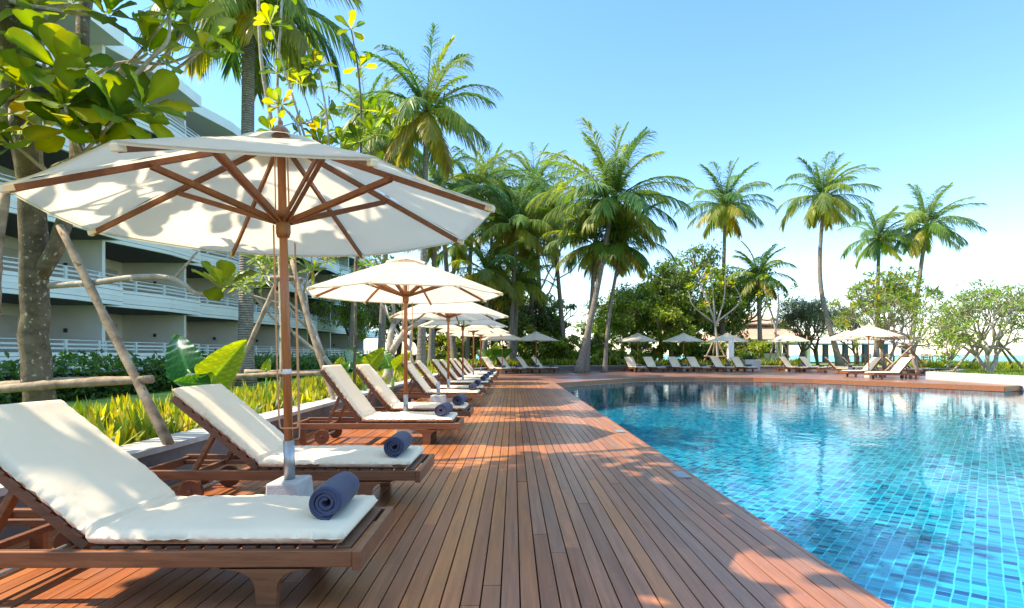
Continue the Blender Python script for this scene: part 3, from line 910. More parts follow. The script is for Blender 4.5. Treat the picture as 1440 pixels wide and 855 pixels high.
for i, (x, y, la, rr) in enumerate(PLIST):
    o = PAR if i == 0 else copy_tree(PAR, skip=('finial',))
    o.location = (x, y, 0); o.rotation_euler = (0, 0, R(rr))
    o.scale = (1, 1, 1 if i != 1 else .985)
    tag(o, la, 'parasol', 'cream parasols round the pool'); pars.append(o)
pars[0].rotation_euler = (R(-.3), R(-1.6), 0)
hang_rope(pars[0], [(-.04, -.05, 1.85, .085, -.05, 1.45, .60), (-.03, .04, 1.85, .06, .03, 1.75, .52)])
lb = MB(); lb.tube([(.0, 0, .93), (.0, 0, .962)], .0275, 16); lb.obj('label', M['label'], pars[0], True)
hang_rope(pars[1], [(-.05, 0, 1.8, .09, 0, 1.8, .95)])

# spare concrete base with an empty sleeve
bs = empty('spare_stand', (-1.4, 11.0, 0))
ba = MB(); V = [(-.15, -.15, 0), (.15, -.15, 0), (.15, .15, 0), (-.15, .15, 0), (-.13, -.13, .3), (.13, -.13, .3), (.13, .13, .3), (-.13, .13, .3)]
ba.add(V, [(0, 3, 2, 1), (4, 5, 6, 7), (0, 1, 5, 4), (1, 2, 6, 5), (2, 3, 7, 6), (3, 0, 4, 7)]); ba.obj('concrete_block', M['concrete'], bs, bevel=.012)
ba = MB(); ba.tube([(0, 0, .29), (0, 0, .55)], .035, 14); ba.obj('sleeve', M['steel'], bs, True)
tag(bs, 'pale concrete parasol base with an empty steel sleeve between loungers', 'parasol stand')
# skimmer plates let into the deck edge
for k, y in enumerate((5.15, 8.1)):
    pb = MB(); pb.box(1.40, 1.52, y - .13, y + .13, .003, .007); pb.box(1.415, 1.505, y - .115, y + .115, .0075, .009)
    tag(pb.obj('skimmer_plate', M['plate']), ['small metal plate let into the deck edge, nearer the camera', 'small metal plate let into the deck edge, farther of the two'][k], 'access plate')

# ================================================================== HOTEL BUILDING
HX, BAY, ST, Z0, NF = -17.0, 6.37, 2.83, .36, 5
bays = [25.7 + BAY * k for k in range(-4, 8)]
hotel = empty('hotel_building', (HX, bays[0], 0))
OX, OY = HX, bays[0]


def hp(mb, name, mat, parent=hotel, smooth=False, bevel=0): return mb.obj(name, mat, parent, smooth, bevel)


Ltot = BAY * len(bays)
bw = MB(); bw.box(-14, -4.2, 0, Ltot, -.3, Z0 + ST * NF + .2); bw.box(-4.2, -.2, 0, Ltot, -.3, Z0 - .15); hp(bw, 'rear_wall', M['beige'])
out_l = [(-.85, 0), (-.12, .46 * BAY), (0, .56 * BAY), (0, BAY)]
inn_l = [(-.97, .0), (-.26, .46 * BAY + .02), (-.14, .56 * BAY), (-.14, BAY)]
bm_, sl_, rl_ = MB(), MB(), MB()
bm_.prism(out_l + inn_l[::-1], 'z', 0, .78)
o2 = [(x + .02, y) for x, y in out_l]; i2 = [(x + .0, y) for x, y in out_l]
bm_.prism([(x + .015, y) for x, y in out_l] + inn_l[::-1], 'z', .40, .42)
bm_.prism([(-.97, -.0), (-.86, 0), (-.86, .12), (-.97, .12)], 'z', .78, .785)
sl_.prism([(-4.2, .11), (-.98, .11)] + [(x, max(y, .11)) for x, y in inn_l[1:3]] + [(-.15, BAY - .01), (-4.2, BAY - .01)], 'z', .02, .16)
for z in (.90, 1.06):
    ra = MB()
    rl_.prism([(x - .02, y) for x, y in out_l] + [(x - .08, y) for x, y in out_l[::-1]], 'z', z, z + .075)
rl_.prism([(x - .05, y) for x, y in out_l] + [(x - .08, y) for x, y in out_l[::-1]], 'z', 1.25, 1.28)
for (x, y) in [(-.80, .06), (-.44, .25 * BAY), (-.07, .5 * BAY), (-.05, .78 * BAY), (-.05, BAY - .08)]:
    rl_.box(x - .07, x + .02, y - .06, y + .06, .78, 1.26)
gr_ = MB()  # dark strips set slightly proud, painting the shade of recessed lines
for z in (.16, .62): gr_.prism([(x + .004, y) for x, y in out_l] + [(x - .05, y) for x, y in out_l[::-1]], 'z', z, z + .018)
end_ = MB(); end_.box(-.97, -.15, BAY - .12, BAY - .005, 0, .78)
me_b = bm_.mesh('balcony'); me_b.materials.append(M['white'])
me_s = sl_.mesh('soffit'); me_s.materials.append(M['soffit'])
me_r = rl_.mesh('railing'); me_r.materials.append(M['railing'])
me_g = gr_.mesh('groove_shade'); me_g.materials.append(M['soffit'])
me_e = end_.mesh('end_panel'); me_e.materials.append(M['white'])
lm = MB(); lm.box(-.06, .06, -.08, 0, -.09, .09); lm.box(-.045, .045, -.11, -.08, -.06, .06); me_l = lm.mesh('wall_lamp'); me_l.materials.append(M['lamp'])
dr = MB(); dr.box(0, .03, .35 * BAY, .92 * BAY, .17, 2.35); me_d = dr.mesh('sliding_door'); me_d.materials.append(M['glass'])


def link(name, me, parent, loc):
    o = bpy.data.objects.new(name, me); COL.objects.link(o); o.parent = parent; o.location = loc
    return o


for k, yb in enumerate(bays):
    pm = MB(); pm.box(-4.2, -.84, yb - OY - .10, yb - OY + .10, -.2, Z0 + ST * NF + .2); hp(pm, 'partition', M['beige'])
    for fl in range(NF):
        bo = link('balcony', me_b, hotel, (0, yb - OY, Z0 + ST * fl))
        link('railing', me_r, bo, (0, 0, 0)); link('soffit', me_s, bo, (0, 0, 0)); link('end_panel', me_e, bo, (0, 0, 0)); link('groove_shade_strip', me_g, bo, (0, 0, 0))
        if fl < 4:
            link('wall_lamp', me_l, hotel, (-2.4, yb - OY - .10, Z0 + ST * fl + 1.75))
        link('sliding_door', me_d, hotel, (-4.19, yb - OY, Z0 + ST * fl))
    rf = MB(); rf.prism([(x + .05, y) for x, y in out_l] + [(-4.2, BAY), (-4.2, 0)], 'z', 0, .55)
    ro = rf.mesh('roof_slab'); ro.materials.append(M['white']); link('roof_slab', ro, hotel, (0, yb - OY, Z0 + ST * NF))
tag(hotel, 'long white hotel block with stacked angled balconies facing the garden', 'hotel')

# ================================================================== VEGETATION
GREENS = [(.045, .105, .022), (.06, .13, .025), (.035, .085, .025), (.085, .15, .03)]


def smooth_path(pts, n):
    pts = np.asarray(pts, float)
    if len(pts) == 2: return pts[0] + (pts[1] - pts[0]) * np.linspace(0, 1, n)[:, None]
    P_ = np.vstack([2 * pts[0] - pts[1], pts, 2 * pts[-1] - pts[-2]]); o = []
    m = len(pts) - 1
    for q in np.linspace(0, m - 1e-6, n):
        i = int(q); t = q - i; a, b, c, d_ = P_[i:i + 4]
        o.append(.5 * ((2 * b) + (c - a) * t + (2 * a - 5 * b + 4 * c - d_) * t * t + (3 * b - a - 3 * c + d_) * t ** 3))
    return np.array(o)


def make_palm(base, crown, L=3.4, nf=24, seed=0, mid=None, r0=.20, r1=.115, yellow=.25, wind=(0, 0), nuts=True, label='', up=0.0, droop=1.0, group=None, M_=52):
    rg = np.random.default_rng(seed + 100)
    base = np.array(base, float); crown = np.array(crown, float)
    root = empty('coconut_palm', base)
    tr = MB(); pts = [base] + ([np.array(mid, float)] if mid is not None else []) + [crown]
    path = smooth_path(pts, 22) - base
    t = np.linspace(0, 1, 22); rad = r1 + (r0 - r1) * (1 - t) ** 1.3 + r0 * .75 * np.exp(-t * 22)
    tr.tube(path, rad, 12); tr.obj('trunk', M['palmbark'], root, True)
    cr = MB(); c0 = crown - base
    S = 16
    for k in range(nf):
        a = k * 2.399963 + rg.uniform(-.25, .25)
        f = (k + .5) / nf                                # 0 = young upright, 1 = old hanging
        el = R(85 - 122 * f ** 1.15 + rg.uniform(-7, 7)) + up
        l = L * (.72 + .3 * math.sin(math.pi * min(1, f * .9 + .18))) * rg.uniform(.88, 1.1)
        bend = R((34 + 44 * math.sin(math.pi * f) - 12 * f) * droop * rg.uniform(.8, 1.2))
        dirh = np.array([math.cos(a), math.sin(a), 0])
        pos = c0 + dirh * .06; pp = [pos]; tg = []
        wv = np.array([wind[0], wind[1], 0.0])
        for s_ in range(S):
            e = max(el - bend * ((s_ + .5) / S) ** 1.4, R(-86))
            dd = nrm(dirh * math.cos(e) + np.array([0, 0, 1.]) * math.sin(e) + wv * ((s_ + 1) / S))
            tg.append(dd); pos = pos + dd * l / S; pp.append(pos)
        pp = np.array(pp); tg = np.array(tg + [tg[-1]])
        age = np.clip((f - (1 - yellow)) / max(yellow, .01), 0, 1) if yellow > 0 else 0
        age = age * rg.uniform(.5, 1.1)
        gcol = np.array([(.13, .23, .04), (.21, .29, .05), (.08, .185, .05)][rg.integers(3)])
        ycol = np.array([(.54, .48, .06), (.42, .45, .07), (.50, .40, .09)][rg.integers(3)])
        fcol = gcol * (1 - age) + ycol * age
        cr.tube(pp[::2], np.linspace(.035, .007, len(pp[::2])), 4, np.clip(fcol * 1.6 + .03, 0, .5), cap=False)
        s = np.linspace(.13, .995, M_); idx = s * S; i0 = np.minimum(idx.astype(int), S - 1); fr_ = (idx - i0)[:, None]
        bp = pp[i0] * (1 - fr_) + pp[i0 + 1] * fr_; tt = tg[i0]
        side = nrm(np.cross(tt, np.array([0, 0, 1.]) + dirh * 1e-3))
        upv = np.cross(side, tt)
        for sg in (-1, 1):
            al = np.radians(62 - 36 * s)[:, None] + rg.normal(0, .06, (M_, 1))
            vv = R(18) - R(30) * f
            d_ = tt * np.cos(al) + (side * sg * math.cos(vv) + upv * math.sin(vv)) * np.sin(al)
            ll = l * .26 * np.sin(np.pi * (.10 + .84 * s)) ** .55 * rg.uniform(.85, 1.1, M_)
            col = np.clip(fcol * (1 + rg.normal(0, .13, (M_, 1))), .005, 1)
            tipb = np.clip((s - .5) * 2, 0, 1)[:, None] * age * .5
            col = col * (1 - tipb) + np.array((.28, .18, .06)) * tipb
            blades(cr, bp, d_, rg.uniform(.30, .75, M_) * (1 + .4 * f), ll, np.full(M_, .074) * (L / 3.4) ** .5 * (46 / M_) ** .5 * (1 if L < 4.5 else 1.1), col, fold=rg.normal(.5 * sg, .25, M_))
    # fibrous boot and dead sheath bits
    cr.tube([c0 - [0, 0, .5], c0 - [0, 0, .15], c0 + [0, 0, .35]], [r1 * 1.15, r1 * 1.9, r1 * .7], 10, (.16, .12, .05))
    cr.obj('crown', M['palmleaf'], root, False)
    if nuts:
        nb_ = MB()
        for q in range(9):
            a = rg.uniform(0, 6.28); r_ = rg.uniform(.18, .34); cc = c0 + np.array([math.cos(a) * r_, math.sin(a) * r_, -.12 - rg.uniform(0, .38)])
            u_ = np.linspace(0, np.pi, 7); nb_.tube(np.stack([np.full(7, cc[0]), np.full(7, cc[1]), cc[2] + .13 * np.cos(u_)], 1), .11 * np.sin(u_) + .004, 8, cap=False)
        nb_.obj('coconuts', M['coconut'], root, True)
    return tag(root, label, 'palm tree', group or 'coconut palms in the garden')


def GP(px, Y, z=GZ): return np.array([(px - CX) / F * Y, Y, z])


PALMS = [  # base px, crown px, crown py, Y, L, nf, mid (px,py), options
    dict(b=345, c=(350, 8), Y=15.5, L=3.05, nf=32, seed=1, yellow=.3, droop=1.25, r0=.19, r1=.15, M_=60, label='tall palm with drooping fronds above the large parasol, beside the hotel'),
    dict(b=592, c=(600, 158), Y=27.0, L=3.7, nf=26, seed=2, yellow=.3, droop=1.1, label='tall palm standing clear in the sky right of the hotel, with hanging yellow fronds'),
    dict(b=535, c=(548, 205), Y=31.0, L=3.2, nf=22, seed=3, yellow=.3, label='palm half hidden behind the tall thin stem, left of the clear standing palm'),
    dict(b=492, c=(515, 165), Y=36.0, L=3.2, nf=20, seed=31, yellow=.2, label='palm with grey trunk in front of the far hotel balconies'),
    dict(b=655, c=(665, 268), Y=40.0, L=3.6, nf=26, seed=4, yellow=.2, label='palm in the thicket just above the right tip of the large parasol'),
    dict(b=700, c=(704, 318), Y=44.0, L=3.6, nf=26, seed=5, yellow=.45, label='yellowish palm in the thicket, low crown right of the large parasol tip'),
    dict(b=628, c=(640, 345), Y=46.0, L=3.0, nf=20, seed=6, yellow=.2, label='small dark palm low behind the second parasol'),
    dict(b=606, c=(612, 312), Y=34.0, L=3.3, nf=24, seed=71, yellow=.4, label='palm low behind the right rim of the large parasol, beside the small dark palm'),
    dict(b=694, c=(690, 262), Y=47.0, L=3.8, nf=26, seed=72, yellow=.35, label='palm at the top of the thicket, right of the one above the large parasol tip'),
    dict(b=716, c=(726, 318), Y=39.5, L=3.8, nf=28, seed=73, yellow=.45, label='sunny yellow green palm in the middle of the thicket'),
    dict(b=764, c=(752, 262), Y=48.0, L=3.8, nf=26, seed=74, yellow=.3, label='palm rising at the back of the thicket left of the broad yellow green palm'),
    dict(b=680, c=(686, 385), Y=38.0, L=3.2, nf=24, seed=61, yellow=.5, label='low yellow palm right behind the tips of the second and third parasols'),
    dict(b=722, c=(728, 398), Y=41.0, L=3.2, nf=24, seed=62, yellow=.5, label='low drooping palm between the thicket and the palms at the deck corner'),
    dict(b=640, c=(618, 262), Y=38.0, L=3.2, nf=22, seed=63, yellow=.3, label='palm between the clear standing one and the thicket, behind the large parasol edge'),
    dict(b=796, c=(776, 292), Y=43.0, L=4.2, nf=30, seed=7, yellow=.4, droop=1.15, label='broad yellow green palm immediately left of the tallest leaning palm'),
    dict(b=752, c=(744, 345), Y=45.0, L=3.8, nf=26, seed=8, yellow=.5, label='drooping yellow palm over the parasol near the leaning trunks'),
    dict(b=813, c=(862, 284), Y=34.3, L=4.9, nf=36, seed=9, yellow=.16, droop=.85, up=.06, r0=.21, r1=.13, mid=(838, 415), M_=62, label='largest palm with a thick leaning trunk rising from the deck across the pool'),
    dict(b=824, c=(838, 345), Y=36.0, L=3.6, nf=22, seed=10, yellow=.3, r0=.17, r1=.11, label='second leaning palm trunk close beside the largest palm on the deck'),
    dict(b=850, c=(874, 345), Y=35.6, L=3.3, nf=22, seed=11, yellow=.18, r0=.14, r1=.09, mid=(857, 440), label='slender palm right of the two thick leaning trunks on the deck'),
    dict(b=1014, c=(1020, 290), Y=45.0, L=3.9, nf=30, seed=12, yellow=.42, label='palm with a round yellow skirted crown above the dense dark trees'),
    dict(b=1070, c=(1066, 388), Y=43.0, L=2.9, nf=24, seed=13, yellow=.25, label='low palm beside the pavilion roof'),
    dict(b=1182, c=(1158, 278), Y=42.0, L=3.7, nf=30, seed=14, yellow=.40, mid=(1154, 400), wind=(.35, .05), label='tall palm with a bare curved dark trunk standing alone against the sky'),
    dict(b=1232, c=(1236, 335), Y=47.0, L=3.3, nf=24, seed=15, yellow=.15, wind=(.35, .05), label='shorter palm of the far right pair, its crown blown to the right'),
    dict(b=1278, c=(1304, 318), Y=45.0, L=3.7, nf=28, seed=16, yellow=.22, wind=(.40, .05), mid=(1293, 390), label='palm of the far right pair with leaning pale trunk and windblown crown'),
]
for q in PALMS:
    Y = q['Y']; base = GP(q.pop('b'), Y, -.05 if q['seed'] in (9, 10, 11) else GZ - .05); c = q.pop('c'); q.pop('Y'); md = q.pop('mid', None)
    make_palm(base, P(c[0], c[1], Y), mid=P(md[0], md[1], Y) if md else None, **q)


def grow(tr, tips, p, d, L, r, depth, rg, spread=.6, up=.15, nseg=4, kids=(2, 3), shrink=.72, wander=.16, rshrink=.68, tint=(.5, .5, .5)):
    pts = [p]; dd = d.copy()
    for k in range(nseg):
        dd = nrm(dd + rg.normal(0, wander, 3) + np.array([0, 0, up]) * .5); pts.append(pts[-1] + dd * L / nseg)
    r1 = r * rshrink
    tr.tube(pts, np.linspace(r, r1, nseg + 1), 7 if r > .03 else 5, tint, cap=True)
    if depth == 0:
        tips.append((pts[-1], dd)); return
    nk = rg.integers(kids[0], kids[1] + 1); a0 = rg.uniform(0, 6.28)
    ref = nrm(np.cross(dd, rg.normal(0, 1, 3)))
    bi = np.cross(dd, ref)
    for k in range(nk):
        a = a0 + k * 2 * math.pi / nk + rg.uniform(-.4, .4); sp = spread * rg.uniform(.7, 1.25)
        nd_ = nrm(dd * math.cos(sp) + (ref * math.cos(a) + bi * math.sin(a)) * math.sin(sp) + np.array([0, 0, up]))
        grow(tr, tips, pts[-1], nd_, L * shrink * rg.uniform(.8, 1.2), r1 * .88, depth - 1, rg, spread, up, max(2, nseg - 1), kids, shrink, wander, rshrink, tint)


def rosette(mb, p, d, n, L, W, rg, cols, tilt=(25, 85), sag=.25, prof=OBOV, vee=.25):
    d = nrm(np.array(d, float)); ref = nrm(np.cross(d, [.3, .9, .2])); bi = np.cross(d, ref)
    a = np.arange(n) * 2.39996 + rg.uniform(0, 6); f = (np.arange(n) + .5) / n
    t = np.radians(tilt[0] + (tilt[1] - tilt[0]) * f + rg.normal(0, 8, n))
    radial = ref * np.cos(a)[:, None] + bi * np.sin(a)[:, None]
    dirs = d * np.cos(t)[:, None] + radial * np.sin(t)[:, None]
    nup = d * np.sin(t)[:, None] - radial * np.cos(t)[:, None] + 1e-3
    broad_leaves(mb, np.tile(p, (n, 1)) + dirs * .02, dirs, nup, L * rg.uniform(.7, 1.12, n), W * rg.uniform(.8, 1.1, n), np.full(n, sag) * rg.uniform(.3, 1.3, n), cols(n, rg), prof, vee)


def almond_cols(n, rg):
    c = pal([(.085, .155, .012), (.12, .195, .012), (.06, .12, .015), (.20, .25, .015)], n, .15, rg)
    y = rg.random(n) < .035
    c[y] = pal([(.55, .36, .02), (.46, .30, .02)], int(y.sum()), .12, rg) if y.any() else c[y]
    return c


# ---- foreground sea almond: trunk, limbs over the top of the picture, rosettes of big leaves
def foreground_almond():
    rg = np.random.default_rng(21); base = np.array([-4.15, 5.25, GZ - .05]); root = empty('sea_almond_tree', base)
    tr, cr, br = MB(), MB(), MB()
    Yt = 5.25

    def W(px, py, Y): return P(px, py, Y) - base

    def limb(pts, r0, r1, n=14, seg=9):
        pa = smooth_path(pts, n); pa[1:-1] += rg.normal(0, min(r0 * .10, .006), (n - 2, 3))
        (tr if r0 > .06 else br).tube(pa, np.linspace(r0, r1, n), seg)
        return pa
    # main trunk; it forks behind the parasol and both stems leave the frame at the top left
    limb([(0, 0, 0), W(50, 500, Yt), W(48, 380, Yt), W(42, 250, 5.2), W(18, 120, 5.1), W(8, 0, 5.0), W(-30, -260, 5.0), W(-10, -420, 5.2)], .122, .075, 30, 14)
    limb([W(52, 395, Yt), W(85, 330, 5.2), W(105, 250, 5.3), W(116, 120, 5.6), W(122, 0, 5.8), W(170, -200, 6.2), W(240, -330, 6.8)], .068, .05, 20, 10)
    limb([W(70, 402, 5.2), W(130, 398, 5.1), (W(195, 389, 5.0)), W(245, 392, 4.95), W(275, 412, 4.9), W(303, 413, 4.85)], .03, .014, 16, 7)
    limb([W(245, 392, 4.95), W(262, 372, 4.95), W(278, 354, 4.95)], .015, .009, 6, 6)
    tips = []

    def ros(px, py, Y, d, n=11, L=.32, Wd=.19, tilt=(20, 95)):
        rosette(cr, W(px, py, Y), d, n, L * rg.uniform(.9, 1.1), Wd, rg, almond_cols, tilt, .22)
    # visible rosettes: (px, py, Y, direction)
    ros(312, 405, 4.85, (.35, -.2, .9), 10, .30, .14)
    VIS = [(92, 150, 4.6, (.2, -.5, .6)), (60, 60, 4.9, (.1, -.4, .8)), (150, 22, 4.9, (.3, -.4, .8)), (208, 75, 5.2, (.5, -.2, .8)),
           (165, 165, 4.8, (.5, -.4, .5)), (60, 188, 4.9, (-.1, -.5, .5)), (22, 205, 4.8, (-.2, -.5, .6)), (100, 185, 4.8, (.2, -.4, .3)), (85, 100, 4.7, (.3, -.5, .3)), (140, 205, 4.9, (.3, -.3, .2)),
           (-8, 165, 4.6, (-.1, -.4, .6)), (40, 125, 4.8, (.1, -.5, .5)), (238, 22, 5.0, (.1, -.5, .9)), (285, 70, 5.6, (.2, -.3, .9)),
           (100, 5, 5.2, (-.1, -.3, .9)), (200, 150, 5.0, (.6, -.3, .4)), (50, 10, 5.0, (-.3, -.3, .8)), (268, 35, 5.3, (.2, -.2, .9))]
    anchors = [W(18, 120, 5.1), W(116, 120, 5.6), W(122, 0, 5.8), W(105, 250, 5.3), W(8, 0, 5.0)]
    for (px, py, Y, d_) in VIS:
        ros(px, py, Y, d_, int(rg.integers(7, 11)), .37, .225)
        e = W(px, py, Y); a = min(anchors, key=lambda q: np.linalg.norm(q - e)); a = a if np.linalg.norm(a - e) > .05 else anchors[1]
        m_ = (a + e) / 2 + np.array([rg.normal(0, .08), rg.normal(0, .08), -.12]); limb([a, m_, e], .026, .011, 8, 6)
    # the curved branch that sweeps up to the right
    limb([W(125, 148, 5.0), W(170, 122, 5.0), W(215, 80, 5.0), W(236, 55, 5.0), W(239, 25, 5.0)], .024, .012, 14, 7)
    limb([W(125, 110, 5.4), W(170, 88, 5.4), W(230, 90, 5.5), W(282, 72, 5.6)], .018, .010, 12, 6)
    # overhead limbs above the frame that shade the deck
    OVER = [[W(-30, -260, 5.0), np.array([-3.6, 4.4, 5.2]) - base, np.array([-3.0, 3.6, 5.6]) - base],
            [W(-10, -420, 5.2), np.array([-3.4, 6.2, 6.6]) - base, np.array([-2.6, 7.0, 7.0]) - base]]
    for pl in OVER:
        pa = limb(pl, .075, .03, 24, 8)
        for q in range(4, 24):
            for rep in range(2):
                e = pa[q] + np.array([rg.normal(0, .55), rg.normal(0, .55), abs(rg.normal(.25, .3))])
                ew = e + base
                if ew[2] < EYE + .66 * ew[1] + .45: continue
                limb([pa[q], (pa[q] + e) / 2 + [0, 0, .05], e], .014, .007, 5, 5)
                rosette(cr, e, nrm(rg.normal(0, .3, 3) + [0, 0, 1.]), int(rg.integers(9, 13)), .34, .2, rg, almond_cols, (30, 95), .25)
    n_tr = sum(len(a) for a in tr.f)
    tr.f += [a + tr.n for a in br.f]; tr.v += br.v; tr.c += br.c; tr.n += br.n
    to = tr.obj('trunk', M['bark'], root, True); to.data.materials.append(M['bark_pale'])
    for p_ in to.data.polygons[n_tr:]: p_.material_index = 1
    cr.obj('crown', M['leaf_big'], root, True)
    return tag(root, 'mottled sea almond tree with big round leaves behind the nearest lounger, at the left edge', 'tree')


foreground_almond()


def sapling(name, base, stems, label, group=None, bark='bark_pale', L=.36, W_=.18, extra=None, leafm='leaf_big', cat='tree'):
    """several thin stems given as world paths; a rosette at the end of each"""
    rg = np.random.default_rng(int(abs(base[0] * 100)) + 5); base = np.array(base, float); root = empty(name, base); tr, cr = MB(), MB()
    for pts, r0, n in stems:
        pa = smooth_path(np.array(pts) - base, 14); tr.tube(pa, np.linspace(r0, r0 * .45, 14), 7)
        rosette(cr, pa[-1], nrm(pa[-1] - pa[-3] + np.array([0, -.02, .05])), n, L, W_, rg, almond_cols, (15, 100), .2)
        for q in range(5, 13):
            if rg.random() < .22:
                e = pa[q] + np.array([rg.normal(0, .22), rg.normal(0, .22), rg.uniform(.05, .25)]); tr.tube([pa[q], (pa[q] + e) / 2, e], [.010, .008, .007], 5)
                rosette(cr, e, nrm(e - pa[q] + [0, 0, .1]), int(rg.integers(7, 12)), L * .9, W_ * .9, rg, almond_cols, (20, 100), .2)
    tr.obj('trunk', M[bark], root, True); cr.obj('crown', M[leafm], root, True)
    return tag(root, label, cat, group)


def shade_almond():  # tree added out of view to shade the nearest lounger and deck
    rg = np.random.default_rng(77); base = np.array([-4.6, 1.0, GZ - .05]); root = empty('sea_almond_tree', base); tr, cr = MB(), MB(); tips = []
    grow(tr, tips, np.array([0, 0, 0.]), nrm(np.array([.5, .15, 1.])), 2.1, .14, 4, rg, .60, .10, 4, (2, 3), .72, .12, .7)
    for p, d_ in tips:
        w_ = p + base
        if not (w_[0] < -.87 * max(w_[1], 0) - .5 or w_[2] > 1.75 + .62 * max(w_[1], 0)): continue
        rosette(cr, p, nrm(d_ + [0, 0, .4]), int(rg.integers(7, 11)), .35, .2, rg, almond_cols, (25, 95), .25)
    tp = np.array([t[0] for t in tips])
    for k in range(26):  # extra leaf rosettes placed so their shadow covers the near deck
        e = np.array([rg.uniform(-4.5, -2.55), rg.uniform(1.5, 2.75), rg.uniform(4.0, 4.9)]) - base
        j = np.argmin(np.linalg.norm(tp - e, axis=1)); tr.tube(smooth_path([tp[j], (tp[j] + e) / 2 + [0, 0, .1], e], 6), np.linspace(.022, .009, 6), 5)
        rosette(cr, e, nrm(rg.normal(0, .35, 3) + [0, 0, 1.]), int(rg.integers(9, 13)), .36, .21, rg, almond_cols, (35, 95), .25)
    tr.obj('trunk', M['bark'], root, True); cr.obj('crown', M['leaf_big'], root, True)
    tag(root, 'unseen sea almond added beside the planter wall to shade the nearest lounger and deck', 'tree')


shade_almond()
Y2 = 10.3
b2 = GP(398, Y2)
sapling('sea_almond_tree', b2, [
    ([b2, P(396, 400, Y2), P(385, 200, Y2), P(368, 90, Y2), P(362, -30, Y2)], .055, 10),
    ([b2, P(402, 360, Y2), P(400, 220, Y2), P(390, 130, Y2 + .1), P(398, -20, Y2)], .045, 9),
    ([P(398, 330, Y2), P(432, 230, Y2 - .2), P(425, 180, Y2 - .3), P(380, 35, Y2 - .4)], .03, 12),
    ([P(398, 320, Y2), P(455, 230, Y2), P(460, 170, Y2), P(448, 95, Y2)], .03, 14),
    ([P(398, 330, Y2), P(430, 260, Y2 - .3), P(420, 180, Y2 - .4), P(396, 148, Y2 - .4)], .03, 14),
    ([P(398, 330, Y2), P(455, 260, Y2 + .3), P(450, 190, Y2 + .3)], .02, 12),
    ([P(398, 330, Y2), P(440, 200, Y2 + .3), P(424, 118, Y2 + .3)], .02, 9),
], 'young sea almond with several thin stems rising behind the large parasol', L=.31, W_=.15)
b3 = GP(498, Y2 + .6)
sapling('sea_almond_tree', b3, [
    ([b3, P(502, 330, Y2 + .6), P(508, 200, Y2 + .6), P(505, 110, Y2 + .6), P(494, 42, Y2 + .6)], .03, 9),
    ([P(502, 330, Y2 + .6), P(520, 240, Y2 + .5), P(522, 190, Y2 + .5)], .02, 13),
    ([P(502, 330, Y2 + .6), P(480, 240, Y2 + .6), P(500, 165, Y2 + .8), P(530, 165, Y2 + .8)], .02, 12),
    ([P(502, 330, Y2 + .6), P(490, 260, Y2 + .6), P(482, 205, Y2 + .6)], .02, 11),
], 'thin young sea almond with one very tall stem ending in a lone leaf rosette', bark='bark', L=.33, W_=.15)


def frangipani(base, H, spread, seed, label, depth=5, lean=(0, 0), r=.12, leaves=9, L=.24, cols=None, name='frangipani_tree', bark='bark_pale', kids_=(2, 3), stems=1, up=.12, group='frangipani trees', dens=1.0, shrink=.80):
    rg = np.random.default_rng(seed); base = np.array(base, float); root = empty(name, base); tr, cr = MB(), MB(); tips = []
    for s_ in range(stems):
        a = rg.uniform(0, 6.28); d0 = nrm(np.array([lean[0] + .35 * (stems > 1) * math.cos(a), lean[1] + .35 * (stems > 1) * math.sin(a), 1.]))
        grow(tr, tips, np.array([.08 * s_, 0, -.1]), d0, H * .30, r, depth, rg, spread, up, 4, kids_, shrink, .13, .74)
    cols = cols or (lambda n, q: pal([(.12, .20, .035), (.16, .25, .04), (.08, .15, .035), (.22, .27, .04)], n, .15, q))
    for p, d_ in tips:
        if rg.random() > dens: continue
        rosette(cr, p, nrm(d_ + [0, 0, .3]), leaves, L, L * .30, rg, cols, (25, 95), .3, LANC, .15)
    tr.obj('trunk', M[bark], root, True); cr.obj('crown', M['leaf'], root, False)
    return tag(root, label, 'tree', group)


frangipani(GP(535, 14.5), 3.2, .55, 41, 'leaning frangipani with twisted bare pale branches behind the second parasol', depth=4, lean=(.55, .1), r=.14, leaves=7, L=.28)
frangipani(GP(497, 12.5), 3.6, .50, 47, 'thin forked frangipani in front of the hotel left of the second parasol', depth=4, lean=(-.35, .1), r=.07, leaves=8, L=.26)
frangipani(GP(585, 19), 3.6, .5, 42, 'slim frangipani between the second and third parasols', depth=4, lean=(.1, .1), r=.08, leaves=7, L=.26)
frangipani(GP(1388, 26), 3.3, .52, 43, 'wide pale branched frangipani on stakes at the far right by the sea', depth=6, lean=(0, 0), r=.11, leaves=5, L=.21, stems=3, up=.04, dens=.9, cols=lambda n, q: pal([(.13, .22, .03), (.18, .27, .035), (.10, .18, .03)], n, .15, q))
frangipani(GP(1290, 29.5), 3.4, .50, 44, 'frangipani leaning behind the white wall left of the staked one', depth=5, lean=(-.25, 0), r=.09, leaves=6, L=.24, stems=2)
frangipani(GP(1245, 33.5), 4.6, .5, 45, 'bright leaved tree behind the trio of white parasols', depth=5, lean=(-.05, 0), r=.10, leaves=9, L=.32, stems=3, cols=almond_cols, name='sea_almond_tree', group='sea almond trees')
frangipani(GP(1330, 31), 2.4, .5, 46, 'small orange tinged shrub tree between the right frangipanis', depth=4, r=.07, leaves=8, L=.22, stems=2, cols=lambda n, q: pal([(.35, .22, .02), (.22, .24, .03), (.40, .14, .02), (.14, .19, .03)], n, .15, q))
